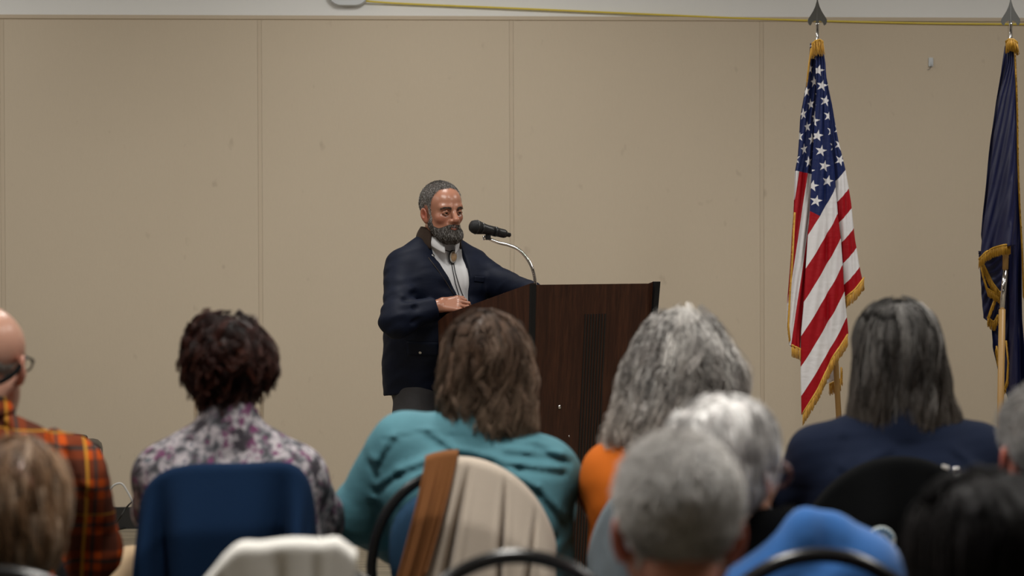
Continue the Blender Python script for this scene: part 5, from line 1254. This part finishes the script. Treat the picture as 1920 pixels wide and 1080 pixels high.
# I black haired, lower right corner
I_ = sitter('black haired person in black at the lower right corner', seat(1852, 2.6), 2.635, at(0, 905, 2.6).z, w=1.05, hs=.98, hyaw=0, shw=.17, top_mat=M['black_cloth'], belly=.02, tone=V(.2, .1, .07))
env = env_of(I_, [((0, -.015, .035), (.112, .115, .106)), ((0, -.050, -.070), (.112, .080, .12))], .05)
hair_traced(I_['root'], env, boxa(I_, (-.2, -.2, -.26), (.2, .16, .19)), I_['C'], hd(I_, 0, -.02, .13), ztip=I_['C'][2]-.2, n_g=300, n_c=11, amp=.005, freq=6, cols=((.010, .009, .009), (.006, .005, .006), (.018, .016, .017)), seed=18, rad=.0013)
# J grey hair, right edge
J = sitter('person with short grey hair and a reddened ear cut off by the right edge', seat(1968, 3.3), 3.345, at(0, 728, 3.3).z, w=1.05, hs=1.0, hyaw=-6, shw=.18, top_mat=M['black_cloth'], tone=V(.44, .19, .14), red=1.7)
sj = J['surf']
def mkJ(P): q = ((P-J['C']) @ J['R'])/J['hs']; return (q[:, 2]-np.interp(q[:, 1], [-.12, -.05, -.03, -.022, .012, .03, .05, .07], [-.085, -.085, -.06, .022, .02, -.01, .06, .09]))*.8
hair_short(J['root'], sj, mkJ, boxa(J, (-.14, -.16, -.17), (.14, .16, .18)), .018, 8000, .35, ((.30, .29, .28), (.42, .41, .40), (.2, .19, .18)), .007, .0008, 19, .007, 'hair', lambda P: (P-J['C'])*V(1, .5, .2)+V(0, -.03, -.05), (.30, .27, .25))
# round patch and zip pull on the black jacket
def on_rear(px, py, Y): return at(px, py, Y)
pt = at(1652, 1013, 4.045); M['patch_white'] = plain('patch_cream', (.42, .46, .46), .8); M['patch_blue'] = plain('patch_blue', (.03, .16, .34), .8); M['patch_red'] = plain('patch_red', (.3, .03, .06), .8)
pa = empty('sewn_patch', (0, 0, 0)); pa.parent = bj
inv = bj.matrix_basis.inverted()
b = MB(); b.lathe([(.0001, 0), (.031, 0), (.031, .003), (.0001, .0035)], 36, Matrix.Translation(inv @ pt) @ Matrix.Rotation(math.radians(90), 4, 'X')); b.build('disc', M['patch_white'], pa)
b = MB()
for k in range(9):
    a = math.radians(20+17*k); c_ = inv @ pt+Vector((.0235*math.cos(a), -.0045, .0235*math.sin(a))); b.box(c_, (.0045, .002, .0085), Matrix.Rotation(-(a-math.pi/2), 3, 'Y'))
b.build('blue_ring', M['patch_blue'], pa, smooth=False)
b = MB(); b.prism([(-.018, -.004), (-.009, .008), (-.002, -.001), (.006, .012), (.019, -.004)], -.002, .0, Matrix.Translation(inv @ pt+Vector((0, -.004, 0)))); b.build('mountain', M['patch_blue'], pa, smooth=False)
b = MB()
for k in range(5): b.box(inv @ pt+Vector((-.012+.006*k, -.0045, -.019-.003*(2-abs(k-2)))), (.003, .002, .006))
b.build('red_marks', M['patch_red'], pa, smooth=False)
b = MB(); p_ = inv @ at(1773, 876, 4.08); b.box(p_, (.016, .005, .008), Matrix.Rotation(.35, 3, 'Y'), .002); b.build('care_tag', M['white_knit'], bj, smooth=False)
b = MB(); q_ = inv @ at(1793, 884, 4.08); b.tube([q_+Vector((.006*math.cos(t), 0, .008*math.sin(t))) for t in [6.283*k/14 for k in range(14)]], .003, 8, closed=True); b.build('zip_pull', M['chrome'], bj)
# folded paper on the empty chair
pp = empty('folded_paper', (at(1078, 1066, 3.5).x, 3.42, 0), 0, label='small pale blue-white folded paper beyond the right end of the bare arched chair', cat='paper')
pp.location.z = .472
b = MB(); b.box((0, 0, .0), (.09, .12, .003)); b.build('sheet', plain('paper_pale', (.45, .5, .58), .8), pp, smooth=False)
